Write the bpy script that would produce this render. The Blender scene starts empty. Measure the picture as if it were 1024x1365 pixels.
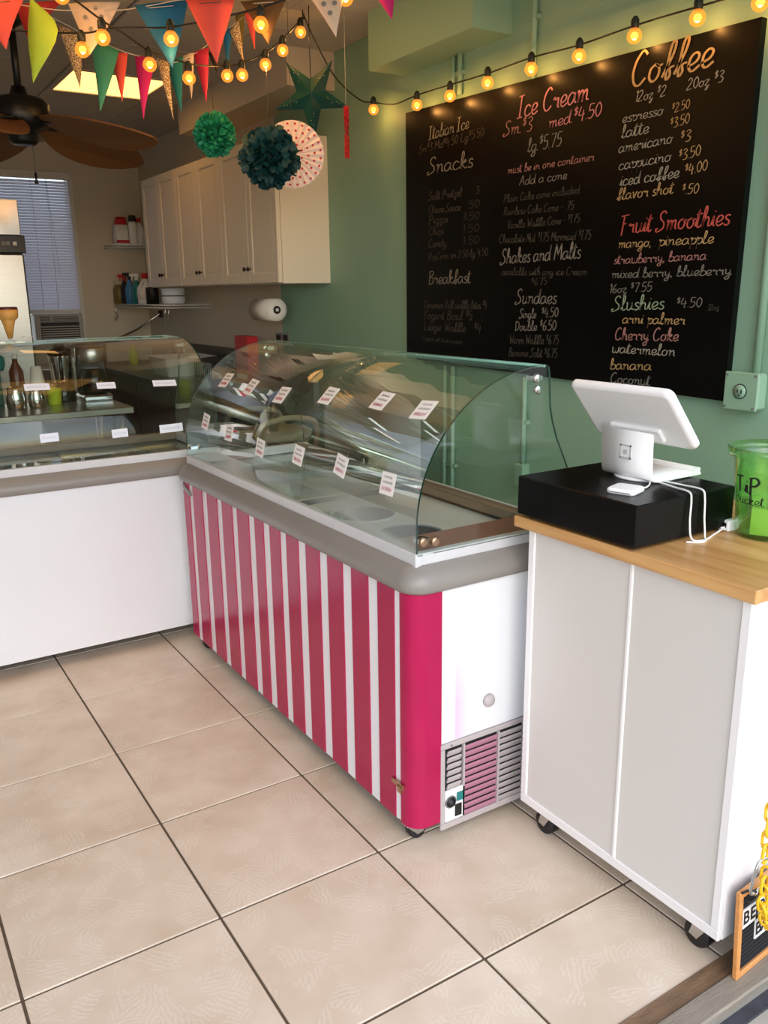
import bpy, math, random
from mathutils import Vector, Matrix, Quaternion

random.seed(7)
scene = bpy.context.scene
col = scene.collection
PI = math.pi

# ------------------------------------------------------------------ camera
cam_data = bpy.data.cameras.new('camera')
cam = bpy.data.objects.new('camera', cam_data)
col.objects.link(cam)
cam_data.sensor_fit = 'VERTICAL'
cam_data.sensor_height = 24.0
cam_data.lens = 1126.06 / 1365.0 * 24.0
cam_data.clip_start = 0.05
PITCH, ROLL, YAW = 0.254702, -0.012110, 0.565707
fw = Vector((math.sin(YAW) * math.cos(PITCH), math.cos(YAW) * math.cos(PITCH), -math.sin(PITCH)))
rt = fw.cross(Vector((0, 0, 1))).normalized()
up = rt.cross(fw)
rt2 = math.cos(ROLL) * rt + math.sin(ROLL) * up
up2 = -math.sin(ROLL) * rt + math.cos(ROLL) * up
cam.matrix_world = Matrix(((rt2.x, up2.x, -fw.x, -0.13629), (rt2.y, up2.y, -fw.y, -3.07667), (rt2.z, up2.z, -fw.z, 1.48131), (0, 0, 0, 1)))
scene.camera = cam

# ------------------------------------------------------------------ world, exposure
world = bpy.data.worlds.new('world')
scene.world = world
world.use_nodes = True
wn = world.node_tree.nodes
wl = world.node_tree.links
wn.clear()
sky = wn.new('ShaderNodeTexSky')
sky.sky_type = 'NISHITA'
sky.sun_disc = False
sky.sun_elevation = math.radians(38)
sky.sun_rotation = math.radians(200)
sky.air_density = 1.0
sky.dust_density = 1.2
sky.ozone_density = 1.0
wmix = wn.new('ShaderNodeMixRGB')
wmix.inputs[0].default_value = 0.34
wmix.inputs[2].default_value = (5.0, 5.0, 5.2, 1)
wbg = wn.new('ShaderNodeBackground')
wbg.inputs['Strength'].default_value = 0.55
wo = wn.new('ShaderNodeOutputWorld')
wl.new(sky.outputs[0], wmix.inputs[1])
wl.new(wmix.outputs[0], wbg.inputs[0])
wl.new(wbg.outputs[0], wo.inputs[0])

vs = scene.view_settings
vs.view_transform = 'Standard'
vs.look = 'None'
vs.gamma = 1.0
vs.use_curve_mapping = False
vs.exposure = -0.14

# ------------------------------------------------------------------ materials
def lin(c):
    c = c / 255.0
    return c / 12.92 if c <= 0.04045 else ((c + 0.055) / 1.055) ** 2.4

def rgb(r, g, b):
    return (lin(r), lin(g), lin(b), 1.0)

MATS = {}

def mat(name, color, rough=0.5, metal=0.0, emit=None, estr=0.0, noise=0.0, nscale=8.0, bump=0.0, bscale=60.0, spec=0.5, stretch=None, trans=0.0, alpha=1.0, coat=0.0, sss=0.0):
    m = bpy.data.materials.new(name)
    m.use_nodes = True
    nt = m.node_tree
    b = nt.nodes['Principled BSDF']
    b.inputs['Base Color'].default_value = color
    b.inputs['Roughness'].default_value = rough
    b.inputs['Metallic'].default_value = metal
    b.inputs['Specular IOR Level'].default_value = spec
    b.inputs['Transmission Weight'].default_value = trans
    b.inputs['Alpha'].default_value = alpha
    b.inputs['Coat Weight'].default_value = coat
    if emit:
        b.inputs['Emission Color'].default_value = emit
        b.inputs['Emission Strength'].default_value = estr
    if noise or bump:
        tc = nt.nodes.new('ShaderNodeTexCoord')
        mp = nt.nodes.new('ShaderNodeMapping')
        nt.links.new(tc.outputs['Object'], mp.inputs[0])
        if stretch:
            mp.inputs['Scale'].default_value = stretch
        if noise:
            n = nt.nodes.new('ShaderNodeTexNoise')
            n.inputs['Scale'].default_value = nscale
            n.inputs['Detail'].default_value = 5
            nt.links.new(mp.outputs[0], n.inputs['Vector'])
            r = nt.nodes.new('ShaderNodeValToRGB')
            r.color_ramp.elements[0].position = 0.3
            r.color_ramp.elements[1].position = 0.7
            r.color_ramp.elements[0].color = tuple(color[i] * (1 - noise) for i in range(3)) + (1,)
            r.color_ramp.elements[1].color = tuple(min(1, color[i] * (1 + noise)) for i in range(3)) + (1,)
            nt.links.new(n.outputs['Fac'], r.inputs[0])
            nt.links.new(r.outputs[0], b.inputs['Base Color'])
        if bump:
            n2 = nt.nodes.new('ShaderNodeTexNoise')
            n2.inputs['Scale'].default_value = bscale
            n2.inputs['Detail'].default_value = 3
            nt.links.new(mp.outputs[0], n2.inputs['Vector'])
            bp = nt.nodes.new('ShaderNodeBump')
            bp.inputs['Strength'].default_value = bump
            bp.inputs['Distance'].default_value = 0.01
            nt.links.new(n2.outputs['Fac'], bp.inputs['Height'])
            nt.links.new(bp.outputs[0], b.inputs['Normal'])
    MATS[name] = m
    return m

def thin_glass(name, tint, f0=0.05, rough=0.0):
    m = bpy.data.materials.new(name)
    m.use_nodes = True
    nt = m.node_tree
    nt.nodes.clear()
    out = nt.nodes.new('ShaderNodeOutputMaterial')
    tr = nt.nodes.new('ShaderNodeBsdfTransparent')
    tr.inputs[0].default_value = tint
    gl = nt.nodes.new('ShaderNodeBsdfGlossy')
    gl.inputs['Color'].default_value = (1, 1, 1, 1)
    gl.inputs['Roughness'].default_value = rough
    lw = nt.nodes.new('ShaderNodeLayerWeight')
    lw.inputs['Blend'].default_value = 0.5
    p = nt.nodes.new('ShaderNodeMath'); p.operation = 'POWER'; p.inputs[1].default_value = 4.5
    ma = nt.nodes.new('ShaderNodeMath'); ma.operation = 'MULTIPLY_ADD'; ma.inputs[1].default_value = 1 - f0; ma.inputs[2].default_value = f0
    nt.links.new(lw.outputs['Facing'], p.inputs[0])
    nt.links.new(p.outputs[0], ma.inputs[0])
    mx = nt.nodes.new('ShaderNodeMixShader')
    nt.links.new(ma.outputs[0], mx.inputs[0])
    nt.links.new(tr.outputs[0], mx.inputs[1])
    nt.links.new(gl.outputs[0], mx.inputs[2])
    nt.links.new(mx.outputs[0], out.inputs[0])
    MATS[name] = m
    return m

def ramp_mat(name, build):
    m = bpy.data.materials.new(name)
    m.use_nodes = True
    build(m.node_tree, m.node_tree.nodes['Principled BSDF'])
    MATS[name] = m
    return m

mat('white_panel', rgb(226, 228, 232), 0.28, noise=0.015, nscale=3)
mat('white_plastic', rgb(232, 232, 230), 0.35)
mat('pos_white', rgb(243, 243, 243), 0.25)
mat('emblem_grey', rgb(196, 196, 194), 0.4)
mat('rail_grey', rgb(136, 132, 126), 0.38, noise=0.04, nscale=6)
mat('band_alu', rgb(205, 206, 208), 0.3, noise=0.03, nscale=20)
mat('magenta_vinyl', rgb(168, 4, 72), 0.3, noise=0.06, nscale=9)
mat('stripe_magenta', rgb(168, 4, 72), 0.22)
mat('stripe_white', rgb(226, 228, 232), 0.3)
mat('grille_grey', rgb(178, 170, 170), 0.45)
mat('grille_pink', rgb(176, 122, 142), 0.45)
mat('dark_gap', rgb(30, 28, 28), 0.8)
mat('black_rubber', rgb(22, 22, 24), 0.5)
mat('black_matte', rgb(4, 4, 5), 0.34, spec=0.22)
mat('black_gloss', rgb(12, 12, 13), 0.15)
mat('steel', rgb(190, 188, 184), 0.28, metal=1.0, noise=0.05, nscale=3, stretch=(1, 1, 30))
mat('steel_smooth', rgb(200, 200, 200), 0.16, metal=1.0)
mat('chrome', rgb(220, 220, 220), 0.08, metal=1.0)
mat('bronze_disc', rgb(190, 160, 135), 0.3, metal=1.0)
mat('deck_white', rgb(198, 200, 196), 0.35)
mat('deck_wood', rgb(140, 96, 82), 0.5, noise=0.15, nscale=12)
mat('rear_rail', rgb(125, 108, 92), 0.45, noise=0.1, nscale=9)
mat('tub_dark', rgb(30, 34, 36), 0.5, noise=0.2, nscale=30)
mat('cream_pink', rgb(222, 168, 182), 0.6, noise=0.08, nscale=20, bump=0.4, bscale=30)
mat('cream_green', rgb(186, 208, 176), 0.6, noise=0.08, nscale=20, bump=0.4, bscale=30)
mat('cream_white', rgb(222, 218, 208), 0.6, noise=0.05, nscale=20, bump=0.4, bscale=30)
mat('card_white', rgb(236, 234, 230), 0.6)
mat('card_blue', rgb(228, 234, 246), 0.6)
mat('ink_grey', rgb(110, 112, 116), 0.7)
mat('ink_pink', rgb(200, 70, 100), 0.7)
mat('ink_blue', rgb(110, 116, 150), 0.7)
mat('ink_teal', rgb(120, 180, 180), 0.6)
mat('ink_black', rgb(18, 18, 18), 0.6)
mat('counter_panel', rgb(212, 208, 202), 0.42)
mat('counter_frame', rgb(236, 234, 232), 0.35)
mat('board_black', rgb(4, 4, 4), 0.36, noise=0.3, nscale=4, spec=0.16)
mat('outlet_mint', rgb(140, 176, 150), 0.45)
mat('conduit_mint', rgb(140, 176, 150), 0.45)
mat('duct_mint', rgb(140, 176, 150), 0.6)
mat('duct_beige', rgb(204, 192, 172), 0.6)
mat('beige_wall', rgb(204, 192, 172), 0.7, noise=0.02, nscale=2)
mat('left_wall', rgb(196, 190, 178), 0.7)
mat('ceiling_tile', rgb(192, 184, 170), 0.85, noise=0.05, nscale=40)
mat('ceiling_bar', rgb(110, 104, 96), 0.7)
mat('cabinet_white', rgb(228, 218, 198), 0.4)
mat('cabinet_side', rgb(228, 218, 198), 0.45)
mat('knob_dark', rgb(60, 50, 44), 0.3, metal=0.7)
mat('panel_lens', rgb(230, 200, 120), 0.5, emit=(1.0, 0.50, 0.14, 1), estr=3.2)
mat('bulb_core', rgb(255, 220, 140), 0.3, emit=(1.0, 0.40, 0.09, 1), estr=3.4)
mat('wire_black', rgb(16, 18, 16), 0.5)
mat('socket', rgb(26, 34, 30), 0.5)
mat('thread', rgb(200, 196, 186), 0.6)
mat('thread_dark', rgb(90, 84, 76), 0.6)
mat('fan_black', rgb(10, 9, 9), 0.35)
mat('star_teal', rgb(6, 70, 68), 0.55, noise=0.1, nscale=14)
mat('pom_green', rgb(28, 150, 112), 0.65, noise=0.12, nscale=18)
mat('pom_teal', rgb(2, 60, 66), 0.6, noise=0.15, nscale=18)
mat('fan_red', rgb(190, 26, 44), 0.6, noise=0.2, nscale=40)
mat('rosette_dot', rgb(190, 40, 60), 0.7)
mat('rosette_paper', rgb(244, 228, 222), 0.75)
mat('window_frame', rgb(212, 208, 200), 0.5)
mat('ac_grey', rgb(168, 164, 158), 0.5)
mat('ac_dark', rgb(28, 26, 26), 0.6)
mat('fridge_dark', rgb(40, 36, 33), 0.4)
mat('fridge_panel', rgb(22, 22, 24), 0.3)
mat('red_plastic', rgb(196, 30, 40), 0.45)
mat('green_plastic', rgb(176, 200, 40), 0.45)
mat('teal_plastic', rgb(30, 120, 120), 0.4)
mat('blue_plastic', rgb(60, 120, 168), 0.4)
mat('yellow_plastic', rgb(236, 190, 28), 0.4)
mat('brown_bottle', rgb(92, 44, 26), 0.25)
mat('olive_jar', rgb(120, 100, 50), 0.4)
mat('paper_white', rgb(240, 236, 228), 0.8, bump=0.15, bscale=120)
mat('core_dark', rgb(40, 32, 28), 0.8)
mat('dark_wood', rgb(56, 34, 24), 0.35, noise=0.25, nscale=3, stretch=(1, 8, 1))
mat('cone_waffle', rgb(206, 152, 78), 0.5, noise=0.12, nscale=40)
mat('cone_choc', rgb(74, 30, 20), 0.35)
mat('lid_brown', rgb(150, 116, 84), 0.35, metal=0.4)
mat('beige_plastic', rgb(190, 176, 150), 0.5)
mat('grey_cloth', rgb(112, 122, 112), 0.8)
mat('appliance_grey', rgb(200, 202, 196), 0.45)
mat('chain_yellow', rgb(232, 184, 24), 0.4)
mat('sign_oak', rgb(204, 140, 78), 0.45, noise=0.15, nscale=6, stretch=(1, 1, 8))
mat('felt_black', rgb(20, 20, 22), 0.9)
mat('bill_green', rgb(150, 176, 120), 0.8)
mat('note_paper', rgb(214, 226, 160), 0.7)
mat('cable_white', rgb(240, 240, 238), 0.4)
mat('thresh_brown', rgb(122, 96, 70), 0.6, noise=0.25, nscale=10, stretch=(1, 6, 1), bump=0.3)
mat('thresh_grey', rgb(138, 128, 112), 0.65, noise=0.15, nscale=14, stretch=(1, 12, 1), bump=0.3)
mat('thresh_metal', rgb(170, 164, 152), 0.4, metal=0.5)
mat('thresh_black', rgb(54, 54, 60), 0.7, noise=0.3, nscale=30)
mat('concrete', rgb(168, 160, 146), 0.85, noise=0.1, nscale=5)
mat('grout', rgb(96, 82, 66), 0.9)
mat('post_white', rgb(210, 210, 208), 0.6)
def b_blind(nt, b):
    tr = nt.nodes.new('ShaderNodeBsdfTranslucent'); tr.inputs[0].default_value = rgb(226, 226, 236)
    mx = nt.nodes.new('ShaderNodeMixShader'); mx.inputs[0].default_value = 0.4
    nt.links.new(b.outputs[0], mx.inputs[1]); nt.links.new(tr.outputs[0], mx.inputs[2])
    nt.links.new(mx.outputs[0], nt.nodes['Material Output'].inputs[0])
    b.inputs['Base Color'].default_value = rgb(222, 222, 230)
ramp_mat('blind', b_blind)

def b_bulb(nt, b):
    e = nt.nodes.new('ShaderNodeEmission'); e.inputs[0].default_value = (1.0, 0.30, 0.035, 1); e.inputs[1].default_value = 0.85
    t = nt.nodes.new('ShaderNodeBsdfTransparent'); t.inputs[0].default_value = (0.75, 0.6, 0.4, 1)
    ad = nt.nodes.new('ShaderNodeAddShader')
    nt.links.new(e.outputs[0], ad.inputs[0]); nt.links.new(t.outputs[0], ad.inputs[1])
    nt.links.new(ad.outputs[0], nt.nodes['Material Output'].inputs[0])
ramp_mat('bulb_glow', b_bulb)
thin_glass('glass', (0.93, 0.975, 0.95, 1), 0.034)
thin_glass('glass_lid', (0.90, 0.95, 0.93, 1), 0.04)
thin_glass('bucket_green', (0.74, 0.92, 0.64, 1), 0.06, 0.08)
thin_glass('clear_plastic', (0.9, 0.92, 0.92, 1), 0.08)
mat('glass_edge', rgb(30, 66, 56), 0.15)
mat('glass_edge_light', rgb(150, 196, 182), 0.15)
for key, c in dict(dim=(74, 70, 62), grey=(128, 124, 114), white=(160, 154, 138), tan=(182, 150, 100), pink=(200, 134, 138), rose=(170, 122, 114), red=(190, 84, 72), green=(146, 166, 136)).items():
    mat('chalk_' + key, rgb(*c), 0.9, noise=0.25, nscale=120)
for key, c in dict(coral=(246, 92, 80), dark_red=(150, 22, 30), lime=(164, 196, 56), cream_dots=(226, 202, 180), blue=(8, 100, 150), bronze=(98, 70, 34), magenta=(196, 22, 110), teal_green=(62, 150, 120), teal=(12, 116, 116), crimson=(190, 34, 72), black=(26, 22, 20), olive=(120, 104, 40)).items():
    mat('paper_' + key, rgb(*c), 0.7, noise=0.05, nscale=12)

def b_glitter(nt, b):
    tc = nt.nodes.new('ShaderNodeTexCoord')
    v = nt.nodes.new('ShaderNodeTexVoronoi'); v.inputs['Scale'].default_value = 150; v.feature = 'DISTANCE_TO_EDGE'
    nt.links.new(tc.outputs['Object'], v.inputs['Vector'])
    r = nt.nodes.new('ShaderNodeValToRGB')
    r.color_ramp.elements[0].color = rgb(236, 214, 170); r.color_ramp.elements[0].position = 0.06
    r.color_ramp.elements[1].color = rgb(112, 74, 40); r.color_ramp.elements[1].position = 0.16
    nt.links.new(v.outputs['Distance'], r.inputs[0])
    nt.links.new(r.outputs[0], b.inputs['Base Color'])
    b.inputs['Roughness'].default_value = 0.45
ramp_mat('paper_glitter', b_glitter)

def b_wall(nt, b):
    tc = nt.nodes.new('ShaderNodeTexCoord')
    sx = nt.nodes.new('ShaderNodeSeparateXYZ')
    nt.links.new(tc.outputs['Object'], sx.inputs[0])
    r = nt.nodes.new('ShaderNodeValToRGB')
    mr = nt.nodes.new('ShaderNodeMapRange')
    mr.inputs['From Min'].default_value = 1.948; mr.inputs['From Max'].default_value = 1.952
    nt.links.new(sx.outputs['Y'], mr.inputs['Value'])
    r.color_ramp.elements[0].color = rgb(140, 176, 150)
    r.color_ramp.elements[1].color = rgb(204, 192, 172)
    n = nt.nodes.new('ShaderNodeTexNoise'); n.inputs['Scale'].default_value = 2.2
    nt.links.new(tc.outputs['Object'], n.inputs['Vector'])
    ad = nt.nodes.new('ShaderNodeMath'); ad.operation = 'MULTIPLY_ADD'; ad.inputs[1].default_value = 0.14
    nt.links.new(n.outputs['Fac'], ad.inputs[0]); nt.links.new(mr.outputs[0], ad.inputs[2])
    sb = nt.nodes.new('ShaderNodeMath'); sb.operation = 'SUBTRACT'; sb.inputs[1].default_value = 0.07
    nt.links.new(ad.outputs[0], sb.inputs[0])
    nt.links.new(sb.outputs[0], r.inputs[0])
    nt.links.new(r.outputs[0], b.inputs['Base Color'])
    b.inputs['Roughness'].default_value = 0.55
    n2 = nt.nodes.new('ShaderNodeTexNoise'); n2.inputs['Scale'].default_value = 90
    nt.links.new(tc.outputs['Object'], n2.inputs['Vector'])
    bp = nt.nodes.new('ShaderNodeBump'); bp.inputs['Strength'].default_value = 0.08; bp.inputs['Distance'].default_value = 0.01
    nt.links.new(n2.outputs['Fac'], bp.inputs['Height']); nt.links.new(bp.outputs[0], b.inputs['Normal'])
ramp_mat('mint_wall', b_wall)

def b_tile(nt, b):
    tc = nt.nodes.new('ShaderNodeTexCoord')
    oi = nt.nodes.new('ShaderNodeObjectInfo')
    add = nt.nodes.new('ShaderNodeVectorMath'); add.operation = 'MULTIPLY_ADD'
    cx = nt.nodes.new('ShaderNodeCombineXYZ')
    nt.links.new(oi.outputs['Random'], cx.inputs[0]); nt.links.new(oi.outputs['Random'], cx.inputs[1])
    nt.links.new(cx.outputs[0], add.inputs[0]); add.inputs[1].default_value = (37, 19, 0)
    nt.links.new(tc.outputs['Object'], add.inputs[2])
    n = nt.nodes.new('ShaderNodeTexNoise'); n.inputs['Scale'].default_value = 4.5; n.inputs['Detail'].default_value = 5
    nt.links.new(add.outputs[0], n.inputs['Vector'])
    r = nt.nodes.new('ShaderNodeValToRGB')
    r.color_ramp.elements[0].position = 0.3; r.color_ramp.elements[0].color = rgb(206, 187, 163)
    r.color_ramp.elements[1].position = 0.7; r.color_ramp.elements[1].color = rgb(228, 213, 192)
    nt.links.new(n.outputs['Fac'], r.inputs[0])
    # small patches of brush marks, each patch with its own direction
    vo = nt.nodes.new('ShaderNodeTexVoronoi'); vo.inputs['Scale'].default_value = 17; vo.inputs['Randomness'].default_value = 1.0
    nt.links.new(add.outputs[0], vo.inputs['Vector'])
    rot = nt.nodes.new('ShaderNodeVectorRotate'); rot.rotation_type = 'Z_AXIS'
    sep = nt.nodes.new('ShaderNodeSeparateColor')
    nt.links.new(vo.outputs['Color'], sep.inputs[0])
    an = nt.nodes.new('ShaderNodeMath'); an.operation = 'MULTIPLY'; an.inputs[1].default_value = 6.28
    nt.links.new(sep.outputs[0], an.inputs[0]); nt.links.new(an.outputs[0], rot.inputs['Angle'])
    nt.links.new(add.outputs[0], rot.inputs['Vector'])
    wv = nt.nodes.new('ShaderNodeTexWave'); wv.inputs['Scale'].default_value = 26; wv.inputs['Distortion'].default_value = 6.0; wv.inputs['Detail'].default_value = 3; wv.inputs['Detail Scale'].default_value = 2.0
    nt.links.new(rot.outputs[0], wv.inputs['Vector'])
    msk = nt.nodes.new('ShaderNodeMath'); msk.operation = 'GREATER_THAN'; msk.inputs[1].default_value = 0.6
    nt.links.new(sep.outputs[1], msk.inputs[0])
    ht = nt.nodes.new('ShaderNodeMath'); ht.operation = 'MULTIPLY'
    nt.links.new(wv.outputs['Fac'], ht.inputs[0]); nt.links.new(msk.outputs[0], ht.inputs[1])
    mixc = nt.nodes.new('ShaderNodeMixRGB'); mixc.blend_type = 'MIX'
    mixc.inputs[2].default_value = rgb(240, 230, 212)
    hm = nt.nodes.new('ShaderNodeMath'); hm.operation = 'MULTIPLY'; hm.inputs[1].default_value = 0.26
    nt.links.new(ht.outputs[0], hm.inputs[0]); nt.links.new(hm.outputs[0], mixc.inputs[0])
    nt.links.new(r.outputs[0], mixc.inputs[1])
    nt.links.new(mixc.outputs[0], b.inputs['Base Color'])
    bp = nt.nodes.new('ShaderNodeBump'); bp.inputs['Strength'].default_value = 0.10; bp.inputs['Distance'].default_value = 0.002
    nt.links.new(ht.outputs[0], bp.inputs['Height']); nt.links.new(bp.outputs[0], b.inputs['Normal'])
    b.inputs['Roughness'].default_value = 0.42
ramp_mat('tile', b_tile)

def b_butcher(nt, b):
    tc = nt.nodes.new('ShaderNodeTexCoord')
    mp = nt.nodes.new('ShaderNodeMapping'); mp.inputs['Scale'].default_value = (14, 1.2, 14)
    nt.links.new(tc.outputs['Object'], mp.inputs[0])
    n = nt.nodes.new('ShaderNodeTexNoise'); n.inputs['Scale'].default_value = 2.2; n.inputs['Detail'].default_value = 6
    nt.links.new(mp.outputs[0], n.inputs['Vector'])
    r = nt.nodes.new('ShaderNodeValToRGB')
    r.color_ramp.elements[0].position = 0.28; r.color_ramp.elements[0].color = rgb(176, 122, 66)
    r.color_ramp.elements[1].position = 0.72; r.color_ramp.elements[1].color = rgb(214, 168, 108)
    nt.links.new(n.outputs['Fac'], r.inputs[0])
    nt.links.new(r.outputs[0], b.inputs['Base Color'])
    b.inputs['Roughness'].default_value = 0.35
ramp_mat('butcher_block', b_butcher)

def b_palm(nt, b):
    tc = nt.nodes.new('ShaderNodeTexCoord')
    w = nt.nodes.new('ShaderNodeTexWave'); w.inputs['Scale'].default_value = 30; w.inputs['Distortion'].default_value = 1.5
    nt.links.new(tc.outputs['Object'], w.inputs['Vector'])
    r = nt.nodes.new('ShaderNodeValToRGB')
    r.color_ramp.elements[0].color = rgb(92, 56, 26); r.color_ramp.elements[1].color = rgb(136, 90, 46)
    nt.links.new(w.outputs['Fac'], r.inputs[0]); nt.links.new(r.outputs[0], b.inputs['Base Color'])
    b.inputs['Roughness'].default_value = 0.6
ramp_mat('palm_blade', b_palm)

def b_endpanel(nt, b):      # white end panel with a faint pink overspray streak (local x near the front edge)
    tc = nt.nodes.new('ShaderNodeTexCoord')
    sx = nt.nodes.new('ShaderNodeSeparateXYZ'); nt.links.new(tc.outputs['Object'], sx.inputs[0])
    r = nt.nodes.new('ShaderNodeValToRGB')
    cr = r.color_ramp
    cr.elements[0].position = 0.0; cr.elements[0].color = rgb(226, 228, 232)
    cr.elements[1].position = 0.29; cr.elements[1].color = rgb(226, 228, 232)
    e = cr.elements.new(0.305); e.color = rgb(226, 190, 212)
    e = cr.elements.new(0.42); e.color = rgb(226, 228, 232)
    mr = nt.nodes.new('ShaderNodeMapRange'); mr.inputs['From Min'].default_value = 0.0; mr.inputs['From Max'].default_value = 0.45
    nt.links.new(sx.outputs['Y'], mr.inputs['Value']); nt.links.new(mr.outputs[0], r.inputs[0])
    mz = nt.nodes.new('ShaderNodeMapRange'); mz.inputs['From Min'].default_value = 0.62; mz.inputs['From Max'].default_value = 0.40
    nt.links.new(sx.outputs['Z'], mz.inputs['Value'])
    mx = nt.nodes.new('ShaderNodeMixRGB'); mx.inputs[1].default_value = rgb(226, 228, 232)
    nt.links.new(mz.outputs[0], mx.inputs[0]); nt.links.new(r.outputs[0], mx.inputs[2])
    nt.links.new(mx.outputs[0], b.inputs['Base Color'])
    b.inputs['Roughness'].default_value = 0.3
ramp_mat('end_panel', b_endpanel)

# ------------------------------------------------------------------ mesh helpers
class MB:
    """collects faces for ONE mesh object"""
    def __init__(s):
        s.v = []; s.f = []; s.m = []; s.sm = []
    def add(s, vs, fs, mi=0, smooth=False):
        o = len(s.v)
        s.v += [tuple(v) for v in vs]
        for f in fs:
            s.f.append(tuple(i + o for i in f)); s.m.append(mi); s.sm.append(smooth)
        return s
    def box(s, x0, x1, y0, y1, z0, z1, mi=0, bev=0.0):
        if bev > 0:
            bev = min(bev, abs(x1 - x0) * .49, abs(y1 - y0) * .49, abs(z1 - z0) * .49)
            r = [rrect(x0 + bev, x1 - bev, y0 + bev, y1 - bev, bev * .3, 1), rrect(x0, x1, y0, y1, bev, 1)]
            return s.loft([(z0, r[0]), (z0 + bev, r[1]), (z1 - bev, r[1]), (z1, r[0])], mi, False)
        vs = [(x0, y0, z0), (x1, y0, z0), (x1, y1, z0), (x0, y1, z0), (x0, y0, z1), (x1, y0, z1), (x1, y1, z1), (x0, y1, z1)]
        return s.add(vs, [(3, 2, 1, 0), (4, 5, 6, 7), (0, 1, 5, 4), (1, 2, 6, 5), (2, 3, 7, 6), (3, 0, 4, 7)], mi)
    def loft(s, loops, mi=0, smooth=True, cap=True):
        """loops: list of (z, [(x, y)...])"""
        n = len(loops[0][1]); vs = []; fs = []
        for z, lp in loops:
            vs += [(x, y, z) for x, y in lp]
        for k in range(len(loops) - 1):
            for i in range(n):
                j = (i + 1) % n
                fs.append((k * n + i, k * n + j, (k + 1) * n + j, (k + 1) * n + i))
        s.add(vs, fs, mi, smooth)
        if cap:
            o = len(s.v) - len(vs)
            s.f.append(tuple(o + i for i in reversed(range(n)))); s.m.append(mi); s.sm.append(False)
            s.f.append(tuple(o + (len(loops) - 1) * n + i for i in range(n))); s.m.append(mi); s.sm.append(False)
        return s
    def rings(s, rings, mi=0, smooth=True, cap=True, closed=False):
        """rings: list of lists of 3d points"""
        n = len(rings[0]); vs = [p for r in rings for p in r]; fs = []
        K = len(rings)
        for k in range(K if closed else K - 1):
            k2 = (k + 1) % K
            for i in range(n):
                j = (i + 1) % n
                fs.append((k * n + i, k * n + j, k2 * n + j, k2 * n + i))
        s.add(vs, fs, mi, smooth)
        if cap and not closed:
            o = len(s.v) - len(vs)
            s.f.append(tuple(o + i for i in reversed(range(n)))); s.m.append(mi); s.sm.append(False)
            s.f.append(tuple(o + (K - 1) * n + i for i in range(n))); s.m.append(mi); s.sm.append(False)
        return s
    def tube(s, pts, r, n=8, mi=0, closed=False, cap=True):
        pts = [Vector(p) for p in pts]
        rs = r if isinstance(r, (list, tuple)) else [r] * len(pts)
        rings = []; prev = None
        K = len(pts)
        for k, p in enumerate(pts):
            if closed:
                t = pts[(k + 1) % K] - pts[k - 1]
            else:
                t = pts[min(k + 1, K - 1)] - pts[max(k - 1, 0)]
            t.normalize()
            if prev is None:
                a = Vector((0, 0, 1)) if abs(t.z) < .9 else Vector((1, 0, 0))
                u = t.cross(a).normalized()
            else:
                u = (prev - t * prev.dot(t)).normalized()
            prev = u; w = t.cross(u)
            rings.append([p + rs[k] * (math.cos(2 * PI * i / n) * u + math.sin(2 * PI * i / n) * w) for i in range(n)])
        return s.rings(rings, mi, True, cap, closed)
    def lathe(s, prof, n=24, c=(0, 0, 0), mi=0, smooth=True, cap=True, axis='z'):
        rings = []
        for r, z in prof:
            ring = []
            for i in range(n):
                a = 2 * PI * i / n
                p = (r * math.cos(a), r * math.sin(a), z)
                if axis == 'x': p = (p[2], p[0], p[1])
                elif axis == 'y': p = (p[1], p[2], p[0])
                ring.append((p[0] + c[0], p[1] + c[1], p[2] + c[2]))
            rings.append(ring)
        return s.rings(rings, mi, smooth, cap)
    def prism(s, poly, t0, t1, axis='x', mi=0, smooth=False, mi_side=None):
        """poly in the plane across axis, extruded from t0 to t1"""
        def P(a, b, t):
            return {'x': (t, a, b), 'y': (a, t, b), 'z': (a, b, t)}[axis]
        n = len(poly)
        vs = [P(a, b, t0) for a, b in poly] + [P(a, b, t1) for a, b in poly]
        ms = mi if mi_side is None else mi_side
        s.add(vs, [(i, (i + 1) % n, n + (i + 1) % n, n + i) for i in range(n)], ms, smooth)
        o = len(s.v) - 2 * n
        s.f.append(tuple(o + i for i in reversed(range(n)))); s.m.append(mi); s.sm.append(False)
        s.f.append(tuple(o + n + i for i in range(n))); s.m.append(mi); s.sm.append(False)
        return s
    def xf(s, M, start=0):
        for i in range(start, len(s.v)):
            s.v[i] = tuple(M @ Vector(s.v[i]))
        return s
    def build(s, name, mats, parent=None, loc=None, rot=None):
        me = bpy.data.meshes.new(name)
        me.from_pydata(s.v, [], s.f)
        if not isinstance(mats, (list, tuple)):
            mats = [mats]
        for m in mats:
            me.materials.append(MATS[m])
        me.polygons.foreach_set('material_index', s.m)
        me.polygons.foreach_set('use_smooth', s.sm)
        me.update()
        import bmesh
        bm = bmesh.new(); bm.from_mesh(me)
        bmesh.ops.recalc_face_normals(bm, faces=bm.faces)
        bm.to_mesh(me); bm.free()
        o = bpy.data.objects.new(name, me)
        col.objects.link(o)
        if parent is not None:
            o.parent = parent
        if loc is not None:
            o.location = loc
        if rot is not None:
            o.rotation_euler = rot
        return o

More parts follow.
